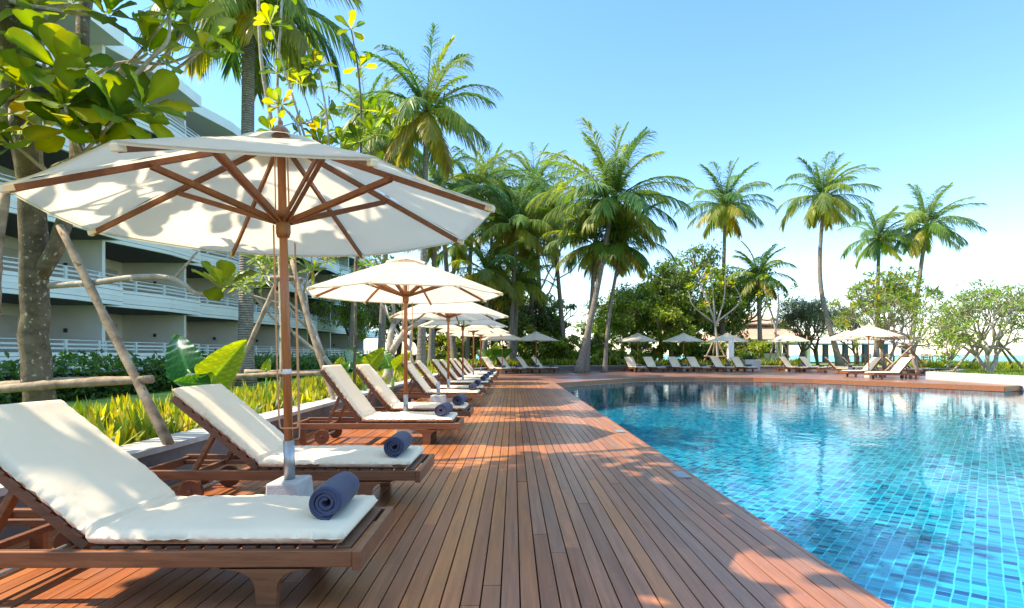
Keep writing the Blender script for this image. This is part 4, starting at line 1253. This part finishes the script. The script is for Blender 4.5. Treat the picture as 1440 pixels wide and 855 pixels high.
for k, (px, Y, H, sd) in enumerate([(1122, 46, 4.2, 51), (1150, 48, 4.4, 52), (1205, 50, 4.4, 53)]):
    frangipani(GP(px, Y), H, .55, sd, ['grey thin leaved frangipani left of the tall curved palm trunk', 'grey sparse frangipani right behind the tall curved palm trunk', 'grey sparse frangipani left of the trio of parasols'][k], depth=6, r=.13, leaves=5, L=.22, stems=2, bark='bark',
               cols=lambda n, q: pal([(.07, .10, .07), (.09, .13, .08), (.06, .09, .05)], n, .15, q))
# white stemmed young almond in front of the dark trees
b4 = GP(1010, 40)
sapling('sea_almond_tree', b4, [
    ([b4, P(1005, 455, 40), P(985, 400, 40), P(978, 385, 40)], .09, 14), ([P(1005, 455, 40), P(1003, 420, 40), P(998, 380, 40)], .07, 14), ([P(1006, 460, 40), P(1018, 420, 40), P(1020, 378, 40)], .07, 14),
    ([P(1005, 455, 40), P(1040, 425, 40), P(1032, 400, 40)], .06, 14), ([P(1005, 455, 40), P(975, 430, 40), P(968, 405, 40)], .06, 14), ([P(1005, 455, 40), P(1000, 440, 39.5), P(992, 432, 39.5)], .06, 14),
], 'white stemmed young almond with bright leaves before the dense dark trees', L=.42, W_=.22)
b5 = GP(1092, 41)
sapling('sea_almond_tree', b5, [([b5, P(1090, 460, 41), P(1078, 420, 41), P(1075, 392, 41)], .09, 12), ([P(1090, 470, 41), P(1095, 430, 41), P(1093, 400, 41)], .07, 12), ([P(1090, 460, 41), P(1110, 430, 41), P(1118, 405, 41)], .06, 10)],
        'white stemmed young almond in front of the pavilion roof', L=.40, W_=.2)


def dense_tree(base, H, rad, seed, label, cols, nclump=70, per=75, leaf=.22, trunk_r=.22, sq=.85, name='broadleaf_tree', group='broadleaf trees beyond the pool', bark='bark', low=.25):
    rg = np.random.default_rng(seed); base = np.array(base, float); root = empty(name, base); tr, cr = MB(), MB(); tips = []
    grow(tr, tips, np.array([0, 0, -.1]), nrm(np.array([rg.normal(0, .1), rg.normal(0, .1), 1.])), H * .34, trunk_r, 4, rg, .62, .12, 4, (2, 3), .78, .15, .72)
    cz = H * (1 + low) / 2; hz = H * (1 - low) / 2
    dirs = rand_dirs(nclump, rg); rr = rg.uniform(.35, 1.0, nclump) ** .6
    lump = 1 + .22 * np.sin(dirs[:, 0] * 5 + seed) + .18 * np.sin(dirs[:, 1] * 6 + dirs[:, 2] * 4 + seed * 2)
    cen = dirs * (rr * lump)[:, None] * np.array([rad, rad, hz * sq]) + np.array([0, 0, cz])
    tp = np.array([t[0] for t in tips]);
    cen = np.concatenate([cen, tp[rg.permutation(len(tp))[:nclump // 3]]])
    for c in cen:
        j = np.argmin(np.linalg.norm(tp - c, axis=1)); tr.tube([tp[j], (tp[j] + c) / 2 + rg.normal(0, .1, 3), c], [.03, .02, .012], 5)
        nl = int(per * rg.uniform(.6, 1.3)); cr_ = rg.uniform(.45, .95) * rad * .30
        p = c + rand_dirs(nl, rg) * (rg.uniform(.1, 1, nl) ** .5 * cr_)[:, None] * np.array([1, 1, .7])
        d_ = nrm(rand_dirs(nl, rg) + np.array([0, 0, -.15]) + (p - c) / cr_ * .5)
        tone = rg.uniform(.75, 1.3)
        blades(cr, p, d_, rg.uniform(0, .4, nl), leaf * rg.uniform(.7, 1.3, nl), leaf * .5 * rg.uniform(.7, 1.2, nl), np.clip(pal(cols, nl, .18, rg) * tone, 0, 1), prof=((0, .25), (.45, 1), (1, .1)), fold=rg.uniform(-1.2, 1.2, nl))
    tr.obj('trunk', M[bark], root, True); cr.obj('crown', M['leaf'], root, False)
    return tag(root, label, 'tree', group)


DK = [(.09, .18, .03), (.12, .21, .035), (.06, .13, .03), (.18, .25, .035)]
BR = [(.20, .30, .04), (.26, .34, .045), (.12, .21, .035), (.32, .37, .045)]
BL = [(.11, .19, .08), (.13, .22, .085), (.08, .15, .07), (.20, .26, .075)]
DT = [
    (975, 45, 8.0, 3.4, DK, 'large dense dark green tree under the yellow skirted palm'), (930, 47, 7.6, 3.2, DK, 'dense dark tree right of the largest palm trunk'),
    (1012, 46, 6.8, 2.7, DK, 'dense dark tree left of the pavilion'), (885, 44, 5.6, 2.5, BR, 'bright green tree behind the first parasol across the pool'), (940, 42.5, 4.6, 2.0, BR, 'low bright green tree behind the middle parasol across the pool'),
    (735, 47, 5.6, 2.4, BL, 'bluish leaved tree behind the parasol left of the leaning palms'), (690, 43, 6.0, 2.6, BL, 'bluish leaved tree behind the far end of the parasol row'),
    (645, 46, 6.4, 2.6, BL, 'bluish leaved tree above the middle parasols of the row'), (772, 46, 4.4, 1.6, DK, 'small dark round tree between palm trunks left of the leaning palms'), (605, 42, 6.0, 2.4, DK, 'dark tree between the hotel and the third parasol'),
    (560, 46, 7.2, 2.8, DK, 'dark tree at the far end of the hotel'), (712, 52, 7.0, 2.6, DK, 'dark tree deep in the thicket left of the yellow palms'),
    (665, 56, 7.6, 3.2, DK, 'dark tree farthest back in the thicket above the parasol row'), (500, 55, 8, 3.2, BR, 'green tree against the far hotel balconies'), (865, 52, 6.4, 2.6, DK, 'dark tree behind the slender palm on the deck'),
]
for k, (px, Y, H, rd, cl, la) in enumerate(DT):
    dense_tree(GP(px, Y), H, rd, 200 + k, la, cl, leaf=.26, nclump=int(26 * rd), per=80)
BUSH = [(628, 40, BR), (662, 44, BR), (705, 45, BR), (728, 44, BR), (760, 43.5, BR), (782, 46, BR), (800, 42.5, BR), (838, 44, BR), (862, 42, BR), (905, 43, BR), (960, 43.5, BR), (990, 44, DK), (1040, 42, BR)]
ORD = 'first second third fourth fifth sixth seventh eighth ninth tenth eleventh twelfth last'.split()
for k, (px, Y, cl) in enumerate(BUSH):
    dense_tree(GP(px, Y), 1.9 + .7 * math.sin(k * 2.1), 1.5 + .4 * math.sin(k * 1.7), 300 + k, f'leafy {"bright green" if cl is BR else "dark green"} bush, {ORD[k]} from the left in the hedge line behind the far loungers', cl, nclump=26, per=70, leaf=.26, trunk_r=.07, name='bush', group='bushes behind the far loungers', low=.02)
# feathery tree whose grey green top shows above the thicket
dense_tree(GP(722, 62), 20.0, 4.2, 260, 'feathery grey green tree top showing above the thicket', [(.09, .115, .085), (.11, .14, .10)], nclump=90, per=60, leaf=.34, low=.62, name='feathery_tree')


# ---- elephant ear plants
def elephant_ear(base, leaves, seed, label):
    rg = np.random.default_rng(seed); base = np.array(base, float); root = empty('elephant_ear_plant', base)
    for (tx, ty, tz, L, yaw, pitch, col) in leaves:
        lf, pt = MB(), MB(); tip = np.array([tx, ty, tz])
        pa = smooth_path([(rg.normal(0, .03), rg.normal(0, .03), -.05), (tx * .35, ty * .35, tz * .6), tip], 10); pt.tube(pa, np.linspace(.022, .011, 10), 7)
        d_ = np.array([math.cos(yaw) * math.cos(pitch), math.sin(yaw) * math.cos(pitch), math.sin(pitch)]); hint = np.array([.25 + rg.normal(0, .15), -1., .25 + rg.normal(0, .15)]); sd = nrm(np.cross(d_, hint)); up_ = np.cross(sd, d_)
        n, m_ = 30, 15; g = np.zeros((n, m_, 3))
        for i in range(n):
            t = i / (n - 1) * 1.28 - .28                   # lobes reach back past the petiole
            if t < 0: wd = .40 * math.sqrt(max(0, 1 - (t / -.28) ** 2)) + .03
            else: wd = .39 * (1 - t) ** .78 * (1 + .5 * t) + .004
            for j in range(m_):
                q = j / (m_ - 1) * 2 - 1; a = abs(q)
                gap = .06 * (-t / .28) * (1 - a) if t < 0 else 0
                off = sd * (wd * q * L + math.copysign(gap, q) * L)
                rip = .012 * math.sin(t * 34 + a * 5) * a ** 1.5 + .006 * math.sin((t + a * .55) * 44)
                bend = -.22 * t * t if t > 0 else -.10 * (t / .28) ** 2 * .6
                g[i, j] = tip + d_ * (t * L) + off + up_ * L * (.16 * a ** 1.4 * .6 + rip + bend)
        ii, jj = np.meshgrid(np.arange(n), np.arange(m_), indexing='ij'); tt_ = ii / (n - 1) * 1.28 - .28; aa = np.abs(jj / (m_ - 1) * 2 - 1)
        vn = .75 + .9 * np.exp(-(aa / .07) ** 2) + .45 * np.clip(np.sin((tt_ + .55 * aa) * 44), 0, 1) ** 3
        lf.grid(g, np.clip(np.array(col)[None] * vn.reshape(-1, 1) * rg.normal(1, .05, (n * m_, 1)), 0, 1)); lf.obj('leaf', M['leaf_big'], root, True)
        pt.obj('petiole', M['petiole'], root, True)
    return tag(root, label, 'plant', 'elephant ear plants in the planter')


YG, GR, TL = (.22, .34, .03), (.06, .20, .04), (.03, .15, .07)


def ear_at(px, Y, py_list, seed, label):
    b = GP(px, Y, GZ); lv = []
    for (qx, qy, L, yaw, pit, col) in py_list:
        t = P(qx, qy, Y) - b; lv.append((t[0], rng.normal(0, .1), t[2], L, R(yaw), R(pit), col))
    elephant_ear(b, lv, seed, label)


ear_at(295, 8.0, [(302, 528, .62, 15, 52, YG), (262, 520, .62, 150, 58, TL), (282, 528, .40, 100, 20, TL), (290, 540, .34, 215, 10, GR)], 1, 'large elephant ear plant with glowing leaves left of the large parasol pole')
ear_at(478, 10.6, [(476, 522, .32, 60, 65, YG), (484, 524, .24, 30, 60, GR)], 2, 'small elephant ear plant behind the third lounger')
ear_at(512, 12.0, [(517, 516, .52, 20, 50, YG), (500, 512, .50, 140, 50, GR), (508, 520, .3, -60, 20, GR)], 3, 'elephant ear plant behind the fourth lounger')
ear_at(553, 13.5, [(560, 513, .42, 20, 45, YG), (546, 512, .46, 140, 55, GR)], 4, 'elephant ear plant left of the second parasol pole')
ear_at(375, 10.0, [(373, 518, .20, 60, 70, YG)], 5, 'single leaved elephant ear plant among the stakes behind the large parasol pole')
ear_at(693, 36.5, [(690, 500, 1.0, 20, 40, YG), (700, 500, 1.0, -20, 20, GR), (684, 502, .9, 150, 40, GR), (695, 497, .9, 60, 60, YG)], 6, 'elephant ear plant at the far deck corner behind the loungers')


# ---- planter ground cover, hedge, grass: masses nobody could count
def clumps(xyz, n_bl, L, W_, cols, rg, lean=.7, sag=.5):
    mb = MB(); N = len(xyz) * n_bl
    base = np.repeat(xyz, n_bl, 0) + rg.normal(0, .04, (N, 3)) * [1, 1, 0]
    a = rg.uniform(0, 2 * np.pi, N); t = np.abs(rg.normal(.35, .3, N)) * lean
    d_ = np.stack([np.cos(a) * np.sin(t), np.sin(a) * np.sin(t), np.cos(t)], 1)
    blades(mb, base, d_, rg.uniform(.1, 1, N) * sag, L * rg.uniform(.55, 1.2, N), W_ * rg.uniform(.7, 1.3, N), pal(cols, N, .16, rg), prof=((0, .5), (.3, 1), (.7, .8), (1, .06)), fold=rg.uniform(-.8, .8, N))
    return mb


LILY = [(.30, .34, .025), (.38, .40, .03), (.17, .26, .03), (.44, .42, .06), (.12, .21, .025)]
n = 900
x = -3.15 - rng.uniform(0, 1, n) ** 1.4 * 1.9; y = 1.0 + rng.uniform(0, 1, n) ** 1.3 * 29
mb = clumps(np.stack([x, y, np.full(n, GZ - .03)], 1), 15, .38, .042, LILY, rng)
o = mb.obj('lily_ground_cover', M['leaf']); tag(o, 'yellow green strappy lilies filling the planter behind the loungers', 'ground cover', kind='stuff')
n = 1500
t = rng.uniform(0, 1, n); seg = rng.integers(0, 5, n); be = np.array([back_edge[i] for i in range(0, 7)])
seg = rng.integers(0, 6, n); pxy = be[seg] + (be[seg + 1] - be[seg]) * t[:, None]
dn = be[seg + 1] - be[seg]; dn = np.stack([-dn[:, 1], dn[:, 0]], 1); dn = nrm(dn)
pxy = pxy + dn * (.45 + rng.uniform(0, 1, (n, 1)) ** 1.5 * 2.6)
mb = clumps(np.column_stack([pxy, np.full(n, GZ - .03)]), 14, .62, .10, LILY + [(.07, .14, .02), (.05, .12, .02)], rng)
o = mb.obj('border_planting', M['leaf']); tag(o, 'yellow green border plants behind the low wall across the pool', 'ground cover', kind='stuff')
n = 5200
x = 18.0 + rng.uniform(0, 1, n) * 14; y = 14 + rng.uniform(0, 1, n) * 24
k = (x > 17.9 + np.clip((y - 25.7) * 1.3, 0, 9)) & ~((y > 31) & (x < 24.5)); x, y = x[k], y[k]
mb = clumps(np.stack([x, y, np.full(len(x), GZ - .02)], 1), 9, .20, .022, [(.14, .22, .03), (.20, .26, .04), (.09, .17, .03)], rng, 1.0)
o = mb.obj('rough_grass', M['leaf']); tag(o, 'bright rough grass on the bank above the white wall', 'grass', kind='stuff')
n = 1400
x = 19.5 + rng.uniform(0, 1, n) * 9; y = 29.5 + rng.uniform(0, 1, n) * 9; k = ~((y > 26) & (x < 23.6)); x, y = x[k], y[k]
mb = clumps(np.stack([x, y, np.full(len(x), GZ - .02)], 1), 10, .55, .06, LILY, rng); o = mb.obj('bank_planting', M['leaf'])
tag(o, 'yellow green plants on the bank between the parasol trio and the sea', 'ground cover', kind='stuff')


def hedge(name, x0, x1, y0, y1, h, n, cols, label, leaf=.09, bumpy=.12):
    rg = np.random.default_rng(n); root = empty(name, (x0, y0, GZ))
    core = MB(); core.box(.12, x1 - x0 - .12, .1, y1 - y0 - .1, -.05, h - .14, (.02, .045, .012)); core.obj('twig_core', M['leaf'], root)
    u, v_, w_ = rg.uniform(0, 1, n), rg.uniform(0, 1, n), rg.uniform(0, 1, n); k = rg.random(n)
    px = np.where(k < .35, u * (x1 - x0), np.where(k < .85, x1 - x0, 0)); pz = np.where(k < .35, h, v_ * h); py = w_ * (y1 - y0)
    pz = pz + (k < .35) * bumpy * np.sin(py * 2.1) * np.sin(py * .7 + 1)
    p = np.stack([px, py, pz], 1) + rg.normal(0, .07, (n, 3))
    mb = MB(); blades(mb, p, nrm(rand_dirs(n, rg) + [0, 0, .5]), rg.uniform(0, .4, n), leaf * rg.uniform(.7, 1.5, n), leaf * .55 * np.ones(n), pal(cols, n, .2, rg), prof=((0, .3), (.5, 1), (1, .1)), fold=rg.uniform(-1, 1, n))
    mb.obj('foliage', M['leaf'], root)
    return tag(root, label, 'hedge')


hedge('clipped_hedge', -9.0, -7.7, 6.5, 74, .62, 26000, [(.05, .13, .03), (.07, .17, .03), (.04, .10, .025)], 'dark green hedge between the hotel and the lily planter', leaf=.13)


# ---- bamboo and bark stakes
def stakes(name, loc, poles, label, r=.045):
    root = empty(name, loc); loc = np.array(loc, float); rg = np.random.default_rng(int(abs(loc[0] * 50)))
    for a, b_ in poles:
        a, b_ = np.array(a, float) - loc, np.array(b_, float) - loc; mb = MB()
        pa = smooth_path([a, (a + b_) / 2 + rg.normal(0, .015, 3), b_], 14); rr = r * (1 + rg.normal(0, .07, 14)) * np.linspace(1.08, .88, 14)
        mb.tube(pa, rr, 9); mb.obj('stake', M['pole'], root, True)
    return tag(root, label, 'tree stakes', 'rough bark stakes propping up trees')


stakes('tree_stakes', (-4.0, 5.0, GZ), [(P(238, 625, 4.75), P(84, 318, 5.15)), (P(-60, 553, 4.95), P(214, 533, 4.85)), (P(-40, 545, 5.6), P(214, 534, 5.05)), (P(38, 580, 5.45), P(30, 300, 5.4)), (P(-8, 440, 4.9), P(8, 270, 5.0))],
       'thick bark stakes and cross rails round the mottled sea almond', .038)
stakes('tree_stakes', (-4.0, 10.2, GZ), [(P(322, 548, 10.0), P(393, 388, 10.2)), (P(398, 560, 10.6), P(394, 380, 10.4)), (P(478, 590, 9.4), P(410, 366, 10.1)), (P(316, 530, 9.9), P(452, 525, 9.9)), (P(345, 523, 10.6), P(470, 522, 10.5)), (P(380, 391, 10.2), P(426, 393, 10.2))],
       'three legged bark stakes round the young almond behind the large parasol pole', .042)
stakes('tree_stakes', (20.9, 26, GZ), [(P(1340, 523, 26), P(1384, 470, 26)), (P(1438, 517, 26), P(1402, 478, 26)), (P(1368, 486, 26), P(1420, 491, 26)), (P(1366, 512, 27), P(1388, 482, 26.5)), (P(1372, 489, 26.6), P(1410, 487, 26.6)), (P(1422, 510, 27), P(1404, 484, 26.6))],
       'bark stakes round the wide frangipani at the far right', .05)
stakes('tree_stakes', (13.5, 40, GZ), [(P(990, 508, 39.5), P(1004, 478, 39.8)), (P(1022, 508, 39.5), P(1009, 478, 39.8)), (P(1001, 508, 40.5), P(1006, 478, 40)), (P(990, 501, 39.5), P(1022, 501, 39.5))],
       'bark stakes round the white stemmed young almond across the pool', .055)
stakes('tree_stakes', (17.5, 40, GZ), [(P(1083, 503, 40), P(1092, 470, 40)), (P(1098, 503, 40), P(1094, 470, 40)), (P(1110, 503, 40), P(1096, 472, 40))], 'bark stakes beside the pavilion corner', .055)
stakes('tree_stakes', (18.5, 28.5, GZ), [(P(1245, 522, 28.5), P(1290, 480, 29)), (P(1300, 515, 29.2), P(1272, 482, 29)), (P(1262, 487, 29), P(1300, 486, 29.2)), (P(1292, 512, 30), P(1278, 484, 29.4))], 'bark stakes behind the lounger that faces left at the terrace edge', .05)

# ================================================================== PAVILION AND ITS FURNITURE
pv = empty('pavilion', (22.6, 58, GZ))


def hip_roof(mb, cx, cy, hx, hy, z0, z1, rx, ry, th=.12):
    A = [(cx - hx, cy - hy, z0), (cx + hx, cy - hy, z0), (cx + hx, cy + hy, z0), (cx - hx, cy + hy, z0)]
    B = [(cx - rx, cy - ry, z1), (cx + rx, cy - ry, z1), (cx + rx, cy + ry, z1), (cx - rx, cy + ry, z1)]
    C = [(x_, y_, z0 - th) for x_, y_, _ in A]
    mb.add(A + B + C, [(0, 1, 5, 4), (1, 2, 6, 5), (2, 3, 7, 6), (3, 0, 4, 7), (4, 5, 6, 7), (8, 9, 1, 0), (9, 10, 2, 1), (10, 11, 3, 2), (11, 8, 0, 3), (11, 10, 9, 8)])


r_ = MB(); hip_roof(r_, .6, 0, 4.8, 4.2, 2.25, 3.55, 2.7, 2.2); r_.obj('lower_roof', M['roof'], pv)
r_ = MB(); hip_roof(r_, .6, 0, 3.2, 2.7, 3.75, 4.8, .9, .3); r_.obj('upper_roof', M['roof'], pv)
r_ = MB(); r_.box(-2.0, 3.2, -2.1, 2.1, 3.4, 3.74); r_.obj('roof_lantern', M['white'], pv)
r_ = MB(); r_.box(-3.6, 4.8, -3.6, 3.6, 1.9, 2.1); r_.obj('eaves_beam', M['white'], pv)
for x_, y_ in ((-3.5, -3.5), (-.6, -3.5), (2.0, -3.5), (4.6, -3.5), (-3.5, 3.5), (4.6, 3.5)):
    c_ = MB(); c_.box(x_ - .15, x_ + .15, y_ - .15, y_ + .15, -.1, 1.9); c_.obj('pillar', M['white'], pv)
r_ = MB(); r_.box(-3.3, 4.4, 2.6, 2.8, -.1, 1.9); r_.obj('rear_wall', M['soffit'], pv)
r_ = MB(); r_.box(-2.4, 3.6, -1.0, -.5, -.1, .9); r_.box(-2.5, 3.7, -1.1, -.4, .9, .96); r_.obj('bar_counter', M['beige'], pv)
tag(pv, 'open pavilion with a two tiered pale terracotta roof behind the pool terrace', 'pavilion')
av = empty('dining_shelter', (33.5, 62, GZ))
r_ = MB(); hip_roof(r_, 0, 0, 6.8, 3.5, 2.0, 2.7, 5.0, .5); r_.obj('roof', M['white'], av)
for x_ in np.linspace(-6, 6, 7):
    c_ = MB(); c_.box(x_ - .22, x_ + .22, -2.6, -2.2, -.1, 1.92); c_.obj('pillar', M['soffit'], av)
r_ = MB(); r_.box(-6.6, 6.6, -3.0, 3.0, -.1, .06); r_.obj('floor_slab', M['chairwood'], av)
tag(av, 'long low dining shelter with dark posts behind the white parasol trio', 'shelter')
pl = empty('white_pillar', (14.8, 38.1 + 2.2, GZ)); c_ = MB(); c_.box(-.19, .19, -.19, .19, -.1, 1.9); c_.obj('shaft', M['white'], pl); c_ = MB(); c_.box(-.28, .28, -.28, .28, 1.9, 2.0); c_.obj('capital', M['white'], pl)
tag(pl, 'square white pillar right of the third bluish parasol', 'pillar')
pt = empty('stone_planter', (15.15, 37.6, 0)); c_ = MB()
c_.add([(-.42, -.3, 0), (.42, -.3, 0), (.42, .3, 0), (-.42, .3, 0), (-.5, -.38, .75), (.5, -.38, .75), (.5, .38, .75), (-.5, .38, .75)], [(0, 3, 2, 1), (0, 1, 5, 4), (1, 2, 6, 5), (2, 3, 7, 6), (3, 0, 4, 7), (4, 5, 6, 7)])
c_.obj('pot', M['whitestone'], pt, bevel=.02)
mb = clumps(np.stack([rng.normal(0, .15, 14), rng.normal(0, .12, 14), np.full(14, .72)], 1), 12, .5, .07, [(.06, .14, .03), (.10, .18, .03)], rng, 1.2); mb.obj('fern', M['leaf'], pt)
tag(pt, 'white stone planter with a fern before the pavilion', 'planter')


def make_chair():
    rt = empty('dining_chair'); m_ = MB(); m_.box(-.22, .22, -.22, .22, .42, .46); m_.obj('seat', M['chairwood'], rt)
    m_ = MB()
    for z in (.58, .70, .82): m_.box(-.20, .20, .19, .215, z, z + .07)
    for sx in (-.21, .19): m_.box(sx, sx + .03, .185, .22, .46, .93)
    m_.obj('backrest', M['chairwood'], rt)
    for sx in (-.22, .18):
        for sy in (-.22, .18):
            m_ = MB(); m_.box(sx, sx + .04, sy, sy + .04, 0, .42); m_.obj('leg', M['chairwood'], rt)
    return rt


def make_table():
    rt = empty('dining_table'); m_ = MB(); m_.box(-.45, .45, -.45, .45, .70, .74); m_.obj('tabletop', M['chairwood'], rt)
    for sx in (-.42, .36):
        for sy in (-.42, .36):
            m_ = MB(); m_.box(sx, sx + .06, sy, sy + .06, 0, .70); m_.obj('leg', M['chairwood'], rt)
    return rt


CH, TB = make_chair(), make_table(); fc = [True, True]
TPOS = [(1205, 44.5), (1232, 45.5), (1262, 44), (1290, 46), (1318, 44.5)]
WH = ['leftmost', 'second from the left', 'middle one', 'second from the right', 'rightmost']
for k, (px, Y) in enumerate(TPOS):
    c = GP(px, Y, GZ)
    t_ = TB if k == 0 else copy_tree(TB); t_.location = c; t_.rotation_euler = (0, 0, R(k * 17)); tag(t_, f'brown wooden dining table in the garden beyond the terrace, {WH[k]}', 'table', 'brown garden dining tables')
    for j, sx in enumerate((-1, 1)):
        h_ = CH if (k == 0 and j == 0) else copy_tree(CH); h_.location = (c[0] + sx * .78, c[1] + .1, c[2]); h_.rotation_euler = (0, 0, R(-90 * sx + 7 * k))
        tag(h_, f'brown wooden chair {"left" if sx < 0 else "right"} of the {WH[k].replace(" one", "")} garden dining table', 'chair', 'brown garden dining chairs')

# ================================================================== LIGHT, SKY, CAMERA
SUN_AZ, SUN_EL = R(-92.5), R(51)         # clockwise from +Y
wd = bpy.data.worlds.new('World'); scene.world = wd; wd.use_nodes = True
nt = wd.node_tree; nt.nodes.clear()
sky = nt.nodes.new('ShaderNodeTexSky'); sky.sky_type = 'NISHITA'; sky.sun_disc = False
sky.sun_elevation = SUN_EL; sky.sun_rotation = SUN_AZ; sky.air_density = 1.0; sky.dust_density = .3; sky.ozone_density = 1.0
bg = nt.nodes.new('ShaderNodeBackground'); bg.inputs[1].default_value = .15
wo_ = nt.nodes.new('ShaderNodeOutputWorld'); hs_ = nt.nodes.new('ShaderNodeHueSaturation'); hs_.inputs['Hue'].default_value = .494; hs_.inputs['Saturation'].default_value = 1.14
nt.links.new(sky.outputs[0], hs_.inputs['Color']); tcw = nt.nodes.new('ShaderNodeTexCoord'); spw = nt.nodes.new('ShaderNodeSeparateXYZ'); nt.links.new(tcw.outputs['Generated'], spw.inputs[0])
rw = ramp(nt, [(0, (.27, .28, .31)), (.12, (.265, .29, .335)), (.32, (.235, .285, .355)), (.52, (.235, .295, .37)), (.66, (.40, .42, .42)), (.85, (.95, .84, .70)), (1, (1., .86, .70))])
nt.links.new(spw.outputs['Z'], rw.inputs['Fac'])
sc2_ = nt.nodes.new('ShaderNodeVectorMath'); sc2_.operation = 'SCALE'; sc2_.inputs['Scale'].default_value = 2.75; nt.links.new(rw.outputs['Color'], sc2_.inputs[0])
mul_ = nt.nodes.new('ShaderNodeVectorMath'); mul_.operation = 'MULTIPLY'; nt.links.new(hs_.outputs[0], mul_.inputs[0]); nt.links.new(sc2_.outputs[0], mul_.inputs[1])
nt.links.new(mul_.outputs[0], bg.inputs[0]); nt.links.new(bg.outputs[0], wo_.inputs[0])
sd = np.array([math.sin(SUN_AZ) * math.cos(SUN_EL), math.cos(SUN_AZ) * math.cos(SUN_EL), math.sin(SUN_EL)])
ld = bpy.data.lights.new('sun', 'SUN'); ld.energy = 3.35; ld.angle = R(.5); ld.color = (1, .90, .75)
lo = bpy.data.objects.new('sun', ld); COL.objects.link(lo); lo.rotation_euler = Vector(-sd).to_track_quat('-Z', 'Y').to_euler(); lo.location = (-10, 40, 60)
cam = bpy.data.cameras.new('camera'); co = bpy.data.objects.new('camera', cam); COL.objects.link(co)
co.location = (0, 0, EYE); co.rotation_euler = (R(90), 0, 0)
cam.sensor_width = 36; cam.lens = 36 * F / 1440; cam.shift_x = -(CX - 720) / 1440; cam.shift_y = (HY - 427.5) / 1440
cam.clip_start = .05; cam.clip_end = 20000
scene.camera = co
vs = scene.view_settings; scene.display_settings.display_device = 'sRGB'
vs.view_transform = 'Standard'; vs.look = 'None'; vs.exposure = 1.58; vs.gamma = 1; vs.use_white_balance = True; vs.white_balance_temperature = 7300; vs.white_balance_tint = 10; vs.use_curve_mapping = False
scene.cycles.use_denoising = True
scene.cycles.max_bounces = 8; scene.cycles.transparent_max_bounces = 12; scene.cycles.diffuse_bounces = 4; scene.cycles.transmission_bounces = 6
scene.cycles.caustics_reflective = False; scene.cycles.caustics_refractive = False
